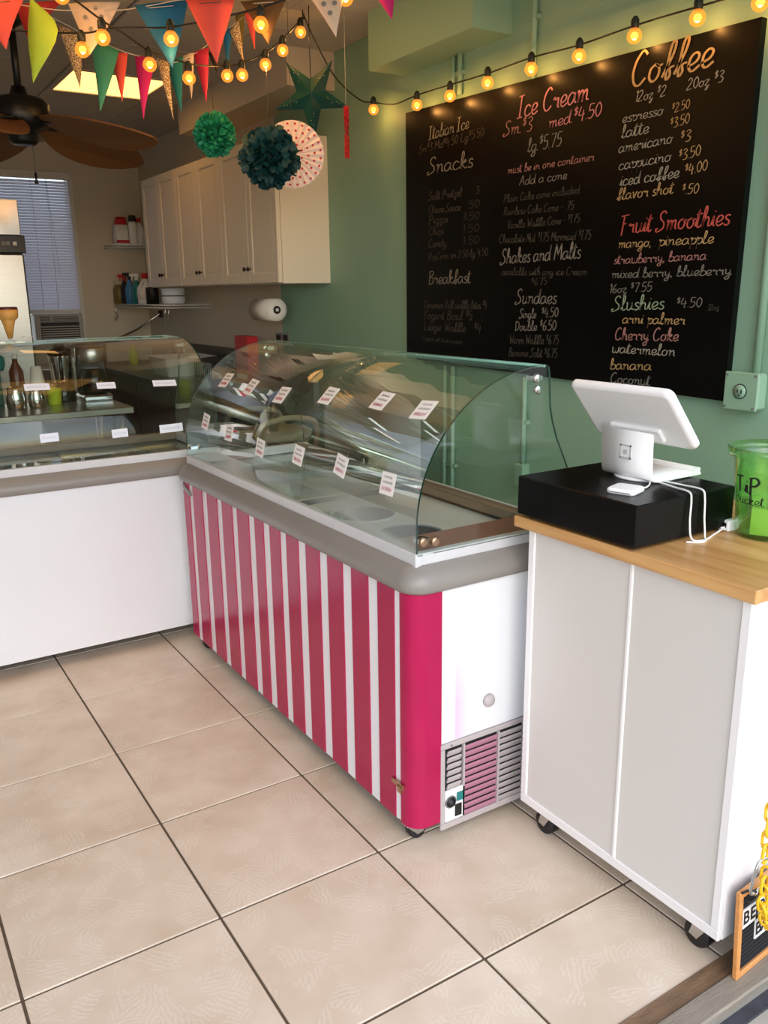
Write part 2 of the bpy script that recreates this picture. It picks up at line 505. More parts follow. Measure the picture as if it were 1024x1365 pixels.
def rrect(x0, x1, y0, y1, r, n=5):
    r = max(1e-5, min(r, (x1 - x0) / 2 - 1e-5, (y1 - y0) / 2 - 1e-5))
    pts = []
    for cx, cy, a0 in ((x1 - r, y0 + r, -PI / 2), (x1 - r, y1 - r, 0), (x0 + r, y1 - r, PI / 2), (x0 + r, y0 + r, PI)):
        for i in range(n + 1):
            a = a0 + PI / 2 * i / n
            pts.append((cx + r * math.cos(a), cy + r * math.sin(a)))
    return pts

def catmull(pts, sub=6, closed=False):
    P = [Vector(p) for p in pts]; out = []
    n = len(P)
    for i in range(n if closed else n - 1):
        p0 = P[i - 1] if (i > 0 or closed) else P[0] * 2 - P[1]
        p1 = P[i]; p2 = P[(i + 1) % n]
        p3 = P[(i + 2) % n] if (i + 2 < n or closed) else P[-1] * 2 - P[-2]
        for k in range(sub):
            t = k / sub
            out.append(0.5 * ((2 * p1) + (p2 - p0) * t + (2 * p0 - 5 * p1 + 4 * p2 - p3) * t * t + (3 * p1 - p0 - 3 * p2 + p3) * t ** 3))
    if not closed:
        out.append(P[-1])
    return out

def tag(o, label, cat, group=None):
    o['label'] = label; o['category'] = cat
    if group:
        o['group'] = group
    return o

def thing(name, label, cat, loc=(0, 0, 0), rotz=0.0, group=None):
    o = bpy.data.objects.new(name, None)
    o.empty_display_size = 0.05
    col.objects.link(o)
    o.location = loc; o.rotation_euler = (0, 0, rotz)
    return tag(o, label, cat, group)

def struct(o):
    o['kind'] = 'structure'
    return o

def dup(o, parent=None):
    c = o.copy(); col.objects.link(c); c.parent = parent
    for ch in list(o.children):
        dup(ch, c)
    return c

# ------------------------------------------------------------------ handwriting (single strokes)
GLYPH = {
 'a': '3.8,4.2 2,5 .4,3.4 .3,1.2 1.6,0 3.2,1.4 3.9,4.6 3.9,1.2 5,.4',
 'b': '0,.4 1.6,7 1.2,10 .5,8 .6,1 2,0 3.8,1.6 3.4,4 1.8,4.6 .7,3',
 'c': '3.6,4 2,5 .5,3.6 .4,1.2 1.8,0 4,1',
 'd': '3.8,4.2 2,5 .4,3.4 .3,1.2 1.6,0 3.2,1.4 4.4,10 4,1.4 5,.3',
 'e': '0,1.5 2.6,2.4 3.4,4 2.2,5 .7,3.8 .5,1.4 1.8,0 4,1.2',
 'f': '0,.5 2.6,6 3.2,9.4 2.4,10 1.6,8 1.3,.8 1.9,-.4 2.7,.8 2.3,2.6 3.8,3',
 'g': '3.8,4.2 2,5 .4,3.4 .3,1.2 1.6,.2 3.2,1.4 3.9,4.8 3.4,-2.6 1.6,-3.8 .6,-2.6 2.6,-.6 4.8,.8',
 'h': '0,.4 1.8,7 1.5,10 .7,8.5 .6,0 1,3 2.6,4.8 3.5,3.6 3.6,.6 4.8,.4',
 'i': '0,.6 1,5 1,1 2,.2/1.2,7 1.35,7.4',
 'k': '0,.4 1.8,7 1.5,10 .7,8.5 .6,0 1,2.4 2.8,5 3.2,4 1.4,2.6 3.2,.2 4.4,.6',
 'l': '0,.6 1.8,7 1.6,10 .8,9 .8,1.4 1.6,0 2.8,.8',
 'm': '0,4.4 .8,4.8 .8,0 1.2,3.4 2.4,4.8 3,3.8 3,0 3.4,3.4 4.6,4.8 5.2,3.8 5.2,.8 6.4,.4',
 'n': '0,4.4 .8,4.8 .8,0 1.2,3.4 2.6,4.8 3.4,3.6 3.5,.8 4.6,.4',
 'o': '2.2,5 .6,3.8 .4,1.4 1.8,0 3.4,1.2 3.5,3.6 2.2,5 3,4.2 4.6,4.4',
 'p': '0,4.4 .8,5 .7,-3.8 .9,2.6 2,4.8 3.6,3.8 3.4,1.2 2,0 .9,1',
 'r': '0,4 .8,5 1.2,3.8 2.8,4.4 2.8,1 3.8,.3',
 's': '2.8,4.4 1.8,5 .7,4.2 1,3 2.5,2 2.6,.7 1.4,0 .2,.6',
 't': '0,.6 1.3,9 1,1.4 1.8,0 3,.8/-.2,6.4 2.8,6.8',
 'u': '0,4.6 .6,5 .6,1.4 1.6,0 3,1.2 3.4,5 3.4,1.2 4.6,.4',
 'v': '0,4.6 .6,5 1.6,0 3,4.8 4,4.6',
 'w': '0,4.6 .5,5 .8,.8 1.8,0 2.8,1.4 2.9,4.6 3,1 4,0 5,1.6 5,4.8 5.8,4.4',
 'x': '0,4.6 1,4.8 3,.2 4,.4/3.6,5 .4,0',
 'y': '0,4.6 .6,5 .8,1.8 1.8,1 3.2,2.2 3.6,5 3.2,-2.6 1.6,-3.8 .6,-2.6 2.6,-.6 4.8,.8',
 'z': '0,4.8 3,4.8 .4,.6 3,-.4 2.2,-3.4 1,-3 3.8,.6',
 'A': '0,0 2.6,10 4.6,0/1,3.6 4.2,3.8',
 'B': '.6,10 .6,0/0,9.4 3,10 3.8,8 2,5.6 .6,5.2 3,5.2 4.4,3 3,.2 .4,0',
 'C': '4.6,8.6 3,10 1,7.6 .3,4 1.2,.8 3,0 5,1.8',
 'D': '.8,10 .8,0/0,9.6 3,9.4 4.8,6 3.8,1.6 .6,0',
 'F': '0,9.4 4.8,10/2,9.6 1.6,-1/1.2,5 3.8,5.4',
 'I': '0,9.8 3.4,10/1.8,9.8 1.4,0/-.2,0 3,.2',
 'L': '1.4,10 .8,1 .4,0 4.4,.4',
 'M': '0,0 .7,10 2.9,3 5.1,10 5.8,0',
 'N': '0,0 .6,10 3.8,0 4.4,10',
 'P': '.8,10 .6,-1/0,9.2 3,10 4.4,7.6 3,5 .8,4.6',
 'R': '.8,10 .6,0/0,9.2 3,10 4.2,7.8 2.8,5.4 .8,5 4.4,0',
 'S': '4.4,8.6 3,10 1.2,8.4 1.6,6 3.6,4 3.8,1.4 2,0 .2,-.6 -.4,.8 .8,1.2',
 'T': '0,9.6 4.6,10/2.4,9.8 2.2,0',
 'V': '0,10 2,0 4.4,10',
 'W': '0,10 1.2,0 2.8,7 4.2,0 5.8,10',
 'Y': '0,10 2,5 4.2,10/2,5 1.6,-1',
 '0': '2,10 .4,7 .4,3 2,0 3.6,3 3.6,7 2,10',
 '1': '.4,8.4 1.6,10 1.4,0',
 '2': '.2,8 1.8,10 3.4,8 2.4,4.6 0,0 4,.4',
 '3': '.4,9 2,10 3.4,8 1.4,5.4 3.6,3.4 2.8,.4 .2,.4',
 '4': '1.2,10 .2,4 4,4.4/3,7.4 2.8,-.6',
 '5': '3.6,10 .8,9.8 .6,5.6 2.8,5.8 3.6,3 2,0 .2,.6',
 '6': '3,10 .8,6 .4,2.4 1.8,0 3.6,2 2.8,4.6 .6,3.2',
 '7': '0,9.6 3.8,10 1.6,0',
 '$': '2.4,9.2 1,10 .4,8.4 2.2,7 1.4,5 .2,5.6/1.4,11 1.2,4.2',
 '.': '.3,.2 .6,.6', ',': '.6,.6 .2,-1.4', '-': '0,4 2.4,4.2', '*': '.3,4.6 1.2,5',
}
SHARP = set('AFILMNTVWYx7')

def stroke_text(mb, text, origin, u, v, height, length=None, pen=0.1, slant=0.18, mi=0, lift=0.0):
    """flat ribbons that write text from origin along u, letters rising along v"""
    u = Vector(u).normalized(); v = Vector(v).normalized(); o = Vector(origin); nrm = u.cross(v)
    strokes = []; x = 0.0
    for ch in text:
        if ch == ' ':
            x += 2.8; continue
        g = GLYPH.get(ch)
        if g is None:
            continue
        w = 0
        for st in g.split('/'):
            pts = [tuple(float(q) for q in p.split(',')) for p in st.split()]
            w = max(w, max(p[0] for p in pts))
            if len(pts) > 2 and ch not in SHARP:
                pts = [(p.x, p.y) for p in catmull([(a, b, 0) for a, b in pts], 4)]
            if ch in SHARP:
                for p, q in zip(pts, pts[1:]):
                    strokes.append([(x + p[0], p[1]), (x + q[0], q[1])])
            else:
                strokes.append([(x + a, b) for a, b in pts])
        x += w + (0.25 if ch.islower() else 1.0)
    tot = max(x, 0.1)
    sy = height / 10.0
    sx = length / tot if length else sy
    hw = pen * height / 2
    for st in strokes:
        P = [o + u * (a * sx + slant * b * sy) + v * (b * sy) + nrm * lift for a, b in st]
        L = []; Rr = []
        for k, p in enumerate(P):
            t = P[min(k + 1, len(P) - 1)] - P[max(k - 1, 0)]
            if t.length < 1e-9:
                t = u
            t = t.normalized(); n = nrm.cross(t)
            # chalk pens press harder on the down stroke
            k_w = hw * (0.7 + 0.6 * abs(t.dot(v)))
            L.append(p + n * k_w); Rr.append(p - n * k_w)
        m = len(P)
        mb.add(L + Rr, [(k, k + 1, m + k + 1, m + k) for k in range(m - 1)], mi)
    return mb

def block_text(text, size, mats, parent, name, loc, rot):
    cu = bpy.data.curves.new(name, 'FONT')
    cu.body = text; cu.size = size; cu.align_x = 'CENTER'; cu.align_y = 'CENTER'; cu.extrude = 0.0004; cu.offset = size * 0.02
    tmp = bpy.data.objects.new(name, cu)
    col.objects.link(tmp)
    dg = bpy.context.evaluated_depsgraph_get()
    me = bpy.data.meshes.new_from_object(tmp.evaluated_get(dg))
    bpy.data.objects.remove(tmp)
    me.materials.clear(); me.materials.append(MATS[mats])
    o = bpy.data.objects.new(name, me); col.objects.link(o)
    o.parent = parent; o.location = loc; o.rotation_euler = rot
    return o

# ================================================================== STRUCTURE
S = 0.4572
FRONT = -2.123      # where the tiles stop at the threshold
floor = struct(MB().box(-2.2, 2.3, FRONT, 4.68, -0.12, -0.004).build('floor', 'grout'))

def tile_mesh(w, d):
    g = 0.0035
    return MB().box(g, w - g, g, d - g, -0.006, 0.0, bev=0.0015)
full = None; cut = None
for i in range(-5, 6):
    for j in range(-5, 11):
        x0 = i * S; y0 = j * S; w = S; d = S
        if x0 + w > 2.3: w = 2.3 - x0
        if w < 0.05 or y0 > 4.6: continue
        if j == -5:
            y1 = y0 + S; y0 = FRONT - 0.0035; d = y1 - y0
        elif y0 + d > 4.68:
            d = 4.68 - y0
        if abs(w - S) < 1e-6 and abs(d - S) < 1e-6:
            if full is None:
                full = tile_mesh(S, S).build('floor_tile', 'tile', floor, (x0, y0, 0))
            else:
                t = full.copy(); col.objects.link(t); t.location = (x0, y0, 0)
        else:
            tile_mesh(w, d).build('floor_tile', 'tile', floor, (x0, y0, 0))

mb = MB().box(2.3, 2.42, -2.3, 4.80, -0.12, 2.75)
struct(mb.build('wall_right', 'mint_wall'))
# back wall with the window opening
WX0, WX1, WZ0, WZ1 = 0.86, 1.715, 1.08, 2.455
mb = MB()
mb.box(-2.3, WX0, 4.68, 4.80, -0.12, 2.75); mb.box(WX1, 2.3, 4.68, 4.80, -0.12, 2.75)
mb.box(WX0, WX1, 4.68, 4.80, -0.12, WZ0); mb.box(WX0, WX1, 4.68, 4.80, WZ1, 2.75)
struct(mb.build('wall_back', 'beige_wall'))
struct(MB().box(-2.32, -2.2, -2.3, 4.68, -0.12, 2.75).build('wall_left', 'left_wall'))
mb = MB()
mb.box(-2.32, 2.42, -2.42, -2.3, 2.50, 2.75); mb.box(-2.32, -1.95, -2.42, -2.3, -0.12, 2.50)
struct(mb.build('wall_front', 'left_wall'))

ceil = struct(MB().box(-2.32, 2.42, -2.42, 4.80, 2.712, 2.80).build('ceiling', 'ceiling_bar'))
CELL = 0.61
PANELS = {(0, 0): 'behind the bunting', (0, -4): 'above the striped freezer', (-2, -4): 'above the open tiled floor'}
base_tile = None
for i in range(-6, 2):
    for j in range(-8, 5):
        x0 = 1.17 + i * CELL; y0 = 2.17 + j * CELL
        x1 = min(x0 + CELL, 2.3); y1 = min(y0 + CELL, 4.68)
        x0 = max(x0, -2.2); y0 = max(y0, -2.3)
        if x1 - x0 < .05 or y1 - y0 < .05: continue
        if (i, j) in PANELS: continue
        g = 0.005
        MB().box(g, x1 - x0 - g, g, y1 - y0 - g, 2.700 + 0.004 * ((i * 7 + j * 3) % 3), 2.714).build('ceiling_tile', 'ceiling_tile', ceil, (x0, y0, 0))
for n, (i, j) in enumerate(sorted(PANELS)):
    x0 = 1.17 + i * CELL; y0 = 2.17 + j * CELL
    lab = 'square yellow-lit ceiling light panel ' + PANELS[(i, j)]
    tail = '' if (i, j) == (0, 0) else '_offscreen'
    t = thing('ceiling_light' + tail, lab, 'ceiling light', (x0 + CELL / 2, y0 + CELL / 2, 2.70), group='ceiling light panels')
    h = CELL / 2 - .004; k = h - .03
    m = MB()
    m.box(-h, h, -h, -k, -.004, .013); m.box(-h, h, k, h, -.004, .013); m.box(-h, -k, -k, k, -.004, .013); m.box(k, h, -k, k, -.004, .013)
    m.build('frame', 'ceiling_tile', t)
    MB().box(-k, k, -k, k, 0.002, 0.010).build('diffuser' + tail, 'panel_lens', t)

# ducts boxed in along the right wall
tag(MB().box(2.02, 2.305, 1.20, 2.83, 2.52, 2.715).build('boxed_duct', 'duct_beige'), 'beige boxed-in duct running above the wall cabinets', 'duct')
m = MB().box(2.10, 2.305, -.23, .53, 2.46, 2.715)
d2 = tag(m.build('boxed_duct', 'duct_mint'), 'mint green boxed-in duct on wall above the chalkboard', 'duct')

# threshold strips across the shop front
mb = MB().box(-2.2, 2.3, -2.168, FRONT, -0.12, 0.004, bev=.002)
th = struct(mb.build('trim_1', 'thresh_brown'))
struct(MB().box(-2.2, 2.3, -2.226, -2.170, -0.12, 0.012, bev=.004).build('trim_2', 'thresh_grey'))
struct(MB().box(-2.2, 2.3, -2.234, -2.226, -0.12, 0.008).build('trim_3', 'thresh_metal'))
struct(MB().box(-2.2, 2.3, -2.262, -2.234, -0.12, -0.004).build('trim_4', 'thresh_black'))
struct(MB().box(-14, 14, -16, -2.262, -0.16, -0.012).build('pavement', 'concrete'))

# window with blind in the back wall
win = struct(MB().box(WX0, WX1, 4.775, 4.781, WZ0, WZ1).build('window_1', 'clear_plastic'))
m = MB()
fr = .035
m.box(WX0 - .02, WX0 + fr, 4.66, 4.80, WZ0 - .02, WZ1 + .02); m.box(WX1 - .025, WX1 + .012, 4.66, 4.80, WZ0 - .02, WZ1 + .012)
m.box(WX0, WX1, 4.66, 4.80, WZ1 - .02, WZ1 + .02); m.box(WX0, WX1, 4.70, 4.80, 1.335, 1.36)
m.build('window_frame', 'window_frame', win)
bl = thing('window_blind', 'white horizontal slat blind covering the back window', 'blind', (1.29, 4.655, 2.44))
MB().box(-.43, .42, -.035, .01, -.03, .03, bev=.004).build('headrail', 'window_frame', bl)
sl0 = None
NSL = 46
for k in range(NSL):
    z = -.05 - k * .0225
    if sl0 is None:
        mm = MB(); mm.box(-.42, .405, -.0125, .0125, -.0008, .0008)
        mm.xf(Matrix.Rotation(math.radians(62), 4, 'X'))
        sl0 = mm.build('slat', 'blind', bl, (0, 0, z))
    else:
        c = sl0.copy(); col.objects.link(c); c.location = (0, 0, z)
MB().box(-.42, .405, -.015, .012, -.05 - NSL * .0225 - .012, -.05 - NSL * .0225 + .012, bev=.003).build('bottom_rail', 'window_frame', bl)
for cx in (-.25, .10, .22):
    MB().tube([(cx, -.02, 0), (cx + .004, -.02, -.5), (cx, -.02, -1.07)], .0018, 5).build('cord', 'thread', bl)
MB().tube([(.22, -.03, 0), (.24, -.035, -.45), (.26, -.03, -.78)], .004, 6).build('tilt_wand', 'clear_plastic', bl)

ac = thing('window_air_conditioner', 'grey window air conditioner under the blind', 'air conditioner', (1.50, 4.64, 1.09))
MB().box(-.20, .19, -.03, .12, 0, .245, bev=.01).build('housing', 'ac_grey', ac)
for k in range(6):
    MB().box(-.15, .155, -.036, -.028, .02 + k * .019, .029 + k * .019).build('louver', 'ac_grey', ac)
MB().box(-.155, .16, -.034, -.026, .012, .135).build('intake', 'ac_dark', ac)
MB().box(-.155, .16, -.036, -.026, .145, .175).build('dark_strip', 'ac_dark', ac)
MB().box(-.155, .16, -.034, -.026, .18, .228).build('outlet_vent', 'ac_dark', ac)
for k in range(4):
    MB().box(-.155, .16, -.038, -.03, .184 + k * .012, .190 + k * .012).build('vent_slat', 'ac_grey', ac)
MB().box(-.07, -.06, -.039, -.03, .18, .228).build('vent_post', 'ac_grey', ac)

# ================================================================== DISPLAY FREEZERS
PROF = [(.030, .830), (.030, .865), (.030, .90)] + [(.446 - .416 * math.cos(k * PI / 2 / 24), .90 + .39 * math.sin(k * PI / 2 / 24)) for k in range(1, 25)]
REAR = [(.458, 1.285), (.463, 1.268), (.466, 1.22), (.470, 1.175), (.480, 1.135), (.497, 1.09), (.520, 1.045), (.548, .99), (.567, .93), (.572, .83)]

def offset_prof(pr, t):
    out = []
    for k, (a, b) in enumerate(pr):
        p = pr[min(k + 1, len(pr) - 1)]; q = pr[max(k - 1, 0)]
        dx, dz = p[0] - q[0], p[1] - q[1]; l = math.hypot(dx, dz)
        out.append((a + dz / l * t, b - dx / l * t))
    return out

def caster(parent, x, y, top, wheel_r=.026):
    c = MB().box(x - .024, x + .024, y - .024, y + .024, top - .006, top, bev=.002)
    c.prism([(y - .02, top - .006), (y + .02, top - .006), (y + .034, wheel_r - .004), (y + .012, wheel_r - .008)], x - .021, x - .018, 'x')
    c.prism([(y - .02, top - .006), (y + .02, top - .006), (y + .034, wheel_r - .004), (y + .012, wheel_r - .008)], x + .018, x + .021, 'x')
    o = c.build('caster', 'steel_smooth', parent)
    MB().lathe([(wheel_r * .6, -.016), (wheel_r * .93, -.016), (wheel_r, -.011), (wheel_r, .011), (wheel_r * .93, .016), (wheel_r * .6, .016)], 20, (x, y + .018, wheel_r), axis='x').build('wheel', 'black_rubber', o)
    return o

def plate_with_hole(mb, x0, x1, y0, y1, z, cx, cy, r, depth, n=32, mi=0, mi_in=1):
    sq = []; ci = []
    for k in range(n):
        a = 2 * PI * k / n
        dx, dy = math.cos(a), math.sin(a)
        tx = ((x1 - cx) if dx > 0 else (x0 - cx)) / dx if abs(dx) > 1e-6 else 1e9
        ty = ((y1 - cy) if dy > 0 else (y0 - cy)) / dy if abs(dy) > 1e-6 else 1e9
        t = min(tx, ty)
        sq.append((cx + dx * t, cy + dy * t, z)); ci.append((cx + dx * r, cy + dy * r, z))
    for (xx, yy) in ((x0, y0), (x1, y0), (x0, y1), (x1, y1)):
        k = min(range(n), key=lambda q: (sq[q][0] - xx) ** 2 + (sq[q][1] - yy) ** 2)
        sq[k] = (xx, yy, z)
    lo = [(a, b, z - depth) for a, b, _ in ci]
    mb.add(sq + ci, [(k, (k + 1) % n, n + (k + 1) % n, n + k) for k in range(n)], mi)
    mb.add(ci + lo, [(k, (k + 1) % n, n + (k + 1) % n, n + k) for k in range(n)], mi_in, True)
    mb.add(lo, [tuple(range(n))], mi_in)

def freezer(name, label, loc, rotz, L, D, striped):
    t = thing(name, label, 'freezer', loc, rotz)
    # cabinet body
    MB().loft([(.055, rrect(0, L, 0, D, .045)), (.742, rrect(0, L, 0, D, .045))], cap=False).build('body', 'stripe_white' if striped else 'white_panel', t)
    MB().box(.05, L - .05, .03, D - .03, .045, .06).build('underframe', 'dark_gap', t)
    # rounded bumper rail
    loops = []
    for z, off, r in ((.736, -.004, .045), (.738, .012, .06), (.746, .018, .066), (.764, .018, .066), (.778, .013, .062), (.792, .000, .052), (.803, -.016, .04), (.806, -.022, .034)):
        loops.append((z, rrect(-off, L + off, -off, D + off, r, 7)))
    loops.append((.802, rrect(.045, L - .045, .045, D - .045, .03, 7)))
    MB().loft(loops, smooth=True, cap=False).build('bumper_rail', 'rail_grey', t)
    # aluminium band that carries the glass
    m = MB()
    m.box(.024, L - .024, .024, .046, .80, .836, bev=.002); m.box(.050, L - .050, D - .05, D - .020, .80, .832, bev=.002)
    m.box(L - .05, L - .024, .0462, D - .02, .80, .8358, bev=.002); m.box(.024, .05, .0462, D - .02, .80, .8358, bev=.002)
    m.build('glass_band', 'band_alu', t)
    m = MB(); m.box(.05, L - .05, D - .085, D - .045, .80, .838, bev=.006)
    m.build('rear_rail', 'rear_rail', t)
    # curved front glass and the two end panes
    inner = offset_prof(PROF, .006)
    poly = PROF + inner[::-1]
    MB().prism(poly, .014, L - .032, 'x', 0, True, 0).build('front_glass', ['glass', 'glass_edge'], t)
    MB().tube([(x, PROF[-1][0] + .003, PROF[-1][1] - .004) for x in (.014, L * .5, L - .032)], .004, 6).build('top_edge', 'glass_edge_light', t)
    for xa, xb in ((.020, .027), (L - .031, L - .024)):
        MB().prism(PROF + REAR, xa, xb, 'x', 0, False, 1).build('end_glass', ['glass', 'glass_edge'], t)
    # clamps that hold the panes together
    for xe, sgn in ((L - .024, 1), (.020, -1)):
        for (yy, zz, y2, z2) in ((.412, 1.256, .416, 1.226), (.045, .868, .082, .864)):
            o = MB().box(min(xe - sgn * .03, xe), max(xe - sgn * .03, xe), yy - .008, yy + .022, zz - .006, zz + .006).build('glass_clamp', 'chrome', t)
            for py, pz in ((yy, zz), (y2, z2)):
                MB().lathe([(.002, 0), (.0125, 0), (.0125, .008), (.010, .010), (.002, .010)], 16, (xe if sgn > 0 else xe - .010, py, pz), axis='x').build('clamp_disc', 'bronze_disc' if zz < 1 else 'chrome', o)
    for k, x in enumerate((.10, L - .052)):
        for y in (.022, D - .09):
            caster(t, x, y, .056)
    return t

# ---- striped freezer
LS = 1.72; DS = 0.60
fz = freezer('display_freezer', 'curved-glass ice cream freezer with magenta and white striped front', (1.0, .30, 0), -PI / 2, LS, DS, True)
STRIPES = [(0.039, 0.104), (0.148, 0.249), (0.303, 0.406), (0.455, 0.553), (0.599, 0.702), (0.753, 0.824), (0.875, 0.954), (1.0, 1.084), (1.136, 1.225), (1.274, 1.364), (1.414, 1.504), (1.553, 1.634)]
for a, b in STRIPES:
    o = MB().box(a, b, -.0035, .002, .057, .738).build('stripe', 'stripe_magenta', fz)
# magenta corner wrap
def corner_strip(off):
    pts = [(1.662, -off)]
    r = .045
    for k in range(9):
        a = -PI / 2 + PI / 2 * k / 8
        pts.append((LS - r + (r + off) * math.cos(a), r + (r + off) * math.sin(a)))
    pts.append((LS + off, .088))
    return pts
ou = corner_strip(.004); inn = corner_strip(-.002)
MB().prism(ou + inn[::-1], .056, .739, 'z', 0, False).build('corner_wrap', 'magenta_vinyl', fz, None)
MB().box(LS - .001, LS + .0025, .088, .555, .296, .736).build('end_panel', 'end_panel', fz)
# louvred grille on the end
gr = MB().box(LS - .002, LS + .001, .09, .575, .03, .292).build('grille', 'dark_gap', fz)
m = MB()
for y0, y1, z0, z1 in ((.086, .10, .0465, .2755), (.565, .58, .0465, .2755), (.086, .58, .028, .046), (.086, .58, .276, .292)):
    m.box(LS - .002, LS + .007, y0, y1, z0, z1, bev=.002)
m.build('grille_frame', 'grille_grey', gr)
for r_ in range(11):
    z = .056 + r_ * .0203
    for c_ in range(5):
        ya = .104 + c_ * .0925; yb = ya + .087
        if c_ == 0:
            if z < .145: continue
            ya, yb = .108, .155
        elif c_ == 1:
            ya = .166
        mm = MB(); mm.box(-.003, .003, ya, yb, -.0092, .0092, bev=.0015)
        mm.xf(Matrix.Translation((LS + .004, 0, z)) @ Matrix.Rotation(math.radians(24), 4, 'Y'))
        mm.build('slat', 'grille_pink' if c_ == 1 else 'grille_grey', gr)
for y in (.160, .284, .378, .470):
    MB().box(LS + .001, LS + .009, y, y + .006, .046, .276).build('divider', 'grille_grey', gr)
cp = MB().box(LS + .001, LS + .009, .10, .168, .050, .148, bev=.002).build('control_plate', 'white_plastic', fz)
MB().lathe([(.002, 0), (.015, 0), (.015, .004), (.008, .005), (.008, .012), (.002, .012)], 16, (LS + .009, .117, .112), axis='x').build('dial', 'black_rubber', cp)
MB().lathe([(.0165, 0), (.019, 0), (.019, .002), (.0165, .002)], 16, (LS + .009, .117, .112), axis='x').build('dial_ring', 'ink_grey', cp)
MB().box(LS + .009, LS + .012, .138, .158, .108, .134).build('switch', 'teal_plastic', cp)
MB().box(LS + .009, LS + .012, .132, .154, .062, .098).build('display', 'ink_black', cp)
MB().lathe([(.002, 0), (.0035, 0), (.0035, .002), (.002, .002)], 8, (LS + .006, .12, .284), axis='x').build('screw', 'ink_grey', gr)
o = MB().lathe([(.002, 0), (.019, 0), (.019, .006), (.015, .012), (.006, .015), (.002, .015)], 20, (LS + .0025, .249, .382), axis='x').build('drain_plug', 'grille_grey', fz)
MB().lathe([(.001, 0), (.004, 0), (.004, .002), (.001, .002)], 10, (LS + .014, .254, .376), axis='x').build('plug_hole', 'ink_grey', o)
MB().prism([(.04, .722), (.052, .728), (.075, .716), (.105, .708), (.128, .698), (.135, .688), (.118, .686), (.062, .70)], -.009, -.002, 'y').build('corner_bracket', 'rail_grey', fz)
m = MB().box(1.625, 1.68, -.010, -.002, .166, .180); m.box(1.655, 1.674, -.012, -.002, .152, .172)
m.build('hasp', 'bronze_disc', fz)
# inside: far half with tubs under flat glass lids, near half with two round wells
DIV = .895
m = MB().box(.05, DIV, .046, .53, .700, .712); m.build('well_floor', 'deck_white', fz)
m = MB().box(.05, DIV, .046, .075, .71, .790); m.box(.05, DIV, .50, .53, .71, .790); m.box(.05, .075, .046, .53, .71, .790)
m.build('well_liner', 'deck_white', fz)
TC = ['cream_pink', 'cream_green', 'cream_white', 'cream_pink', 'cream_white', 'cream_white']
for k in range(3):
    for r_ in range(2):
        xa = .085 + k * .268; ya = .085 + r_ * .205
        o = MB().loft([(.712, rrect(xa + .01, xa + .25, ya + .008, ya + .19, .02, 3)), (.772, rrect(xa, xa + .26, ya, ya + .198, .02, 3))], cap=False).build('tub', 'deck_white', fz)
        MB().loft([(.712, rrect(xa + .012, xa + .248, ya + .01, ya + .188, .02, 3)), (.752 + .006 * ((k + r_) % 2), rrect(xa + .006, xa + .254, ya + .006, ya + .192, .02, 3)), (.757 + .006 * ((k + r_) % 2), rrect(xa + .03, xa + .22, ya + .03, ya + .16, .02, 3))]).build('ice_cream', TC[k + 3 * r_] if r_ == 0 else 'cream_white', o)
for k in range(2):
    MB().box(.06 + k * .42, .06 + k * .42 + .41, .056, .52, .794, .799).build('flat_glass_lid', 'glass_lid', fz)
MB().box(DIV - .012, DIV + .012, .046, .53, .71, .806, bev=.002).build('divider_bar', 'band_alu', fz)
MB().box(DIV + .012, DIV + .016, .046, .53, .78, .8065).build('divider_seal', 'black_rubber', fz)
m = MB()
plate_with_hole(m, DIV + .014, 1.262, .046, .53, .790, 1.126, .216, .102, .08)
plate_with_hole(m, 1.262, 1.535, .046, .53, .790, 1.398, .211, .102, .08)
m.build('well_plate', ['deck_white', 'tub_dark'], fz)
for cx, cy in ((1.126, .216), (1.398, .211)):
    MB().lathe([(.100, 0), (.108, 0), (.108, .006), (.104, .008), (.100, .006)], 32, (cx, cy, .789), cap=False).build('well_ring', 'band_alu', fz)
MB().box(1.535, LS - .05, .046, .53, .792, .831).build('end_board', 'deck_wood', fz)
MB().tube([(1.02, .49, .835), (1.02, .50, .80)], .004, 6).build('rod', 'chrome', fz)
m = MB()
stroke_text(m, 'Vielen', (1.02, .118, .7915), (1, 0, 0), (0, 1, 0), .05, .12, .12)
stroke_text(m, 'uTTeo', (1.285, .118, .7915), (1, 0, 0), (0, 1, 0), .05, .12, .12)
m.build('lid_lettering', 'ink_teal', fz)
m = MB()
stroke_text(m, 'rosw', (.095, .066, .8005), (1, 0, 0), (0, 1, 0), .045, .13, .12)
m.build('lid_lettering', 'ink_pink', fz)

# ---- plain white freezer
LW = 1.80
fw_ = freezer('display_freezer', 'plain white curved-glass display freezer beside the kitchen', (-.555, .372, 0), 0, LW, DS, False)
m = MB().box(.05, LW - .05, .046, .53, .70, .71); m.build('well_floor', 'steel_smooth', fw_)
for k in range(6):
    for r_ in range(2):
        xa = .075 + k * .277; ya = .06 + r_ * .225
        o = MB().loft([(.712, rrect(xa + .012, xa + .248, ya + .01, ya + .195, .02, 3)), (.786, rrect(xa, xa + .26, ya, ya + .205, .02, 3)), (.789, rrect(xa - .006, xa + .266, ya - .006, ya + .211, .02, 3))], cap=False).build('steel_tub', 'steel_smooth', fw_)
        MB().loft([(.712, rrect(xa + .014, xa + .246, ya + .012, ya + .192, .02, 3)), (.75, rrect(xa + .006, xa + .254, ya + .006, ya + .199, .02, 3))]).build('ice_cream', ['cream_white', 'cream_pink', 'cream_white', 'cream_green', 'cream_white', 'cream_white'][(k + r_) % 6], o)
for k in range(3):
    MB().box(.06 + k * .56, .06 + k * .56 + .55, .056, .52, .796, .801).build('flat_glass_lid', 'glass_lid', fw_)
MB().box(.02, LW - .03, .445, .60, 1.286, 1.292).build('top_shelf_glass', ['glass'], fw_)
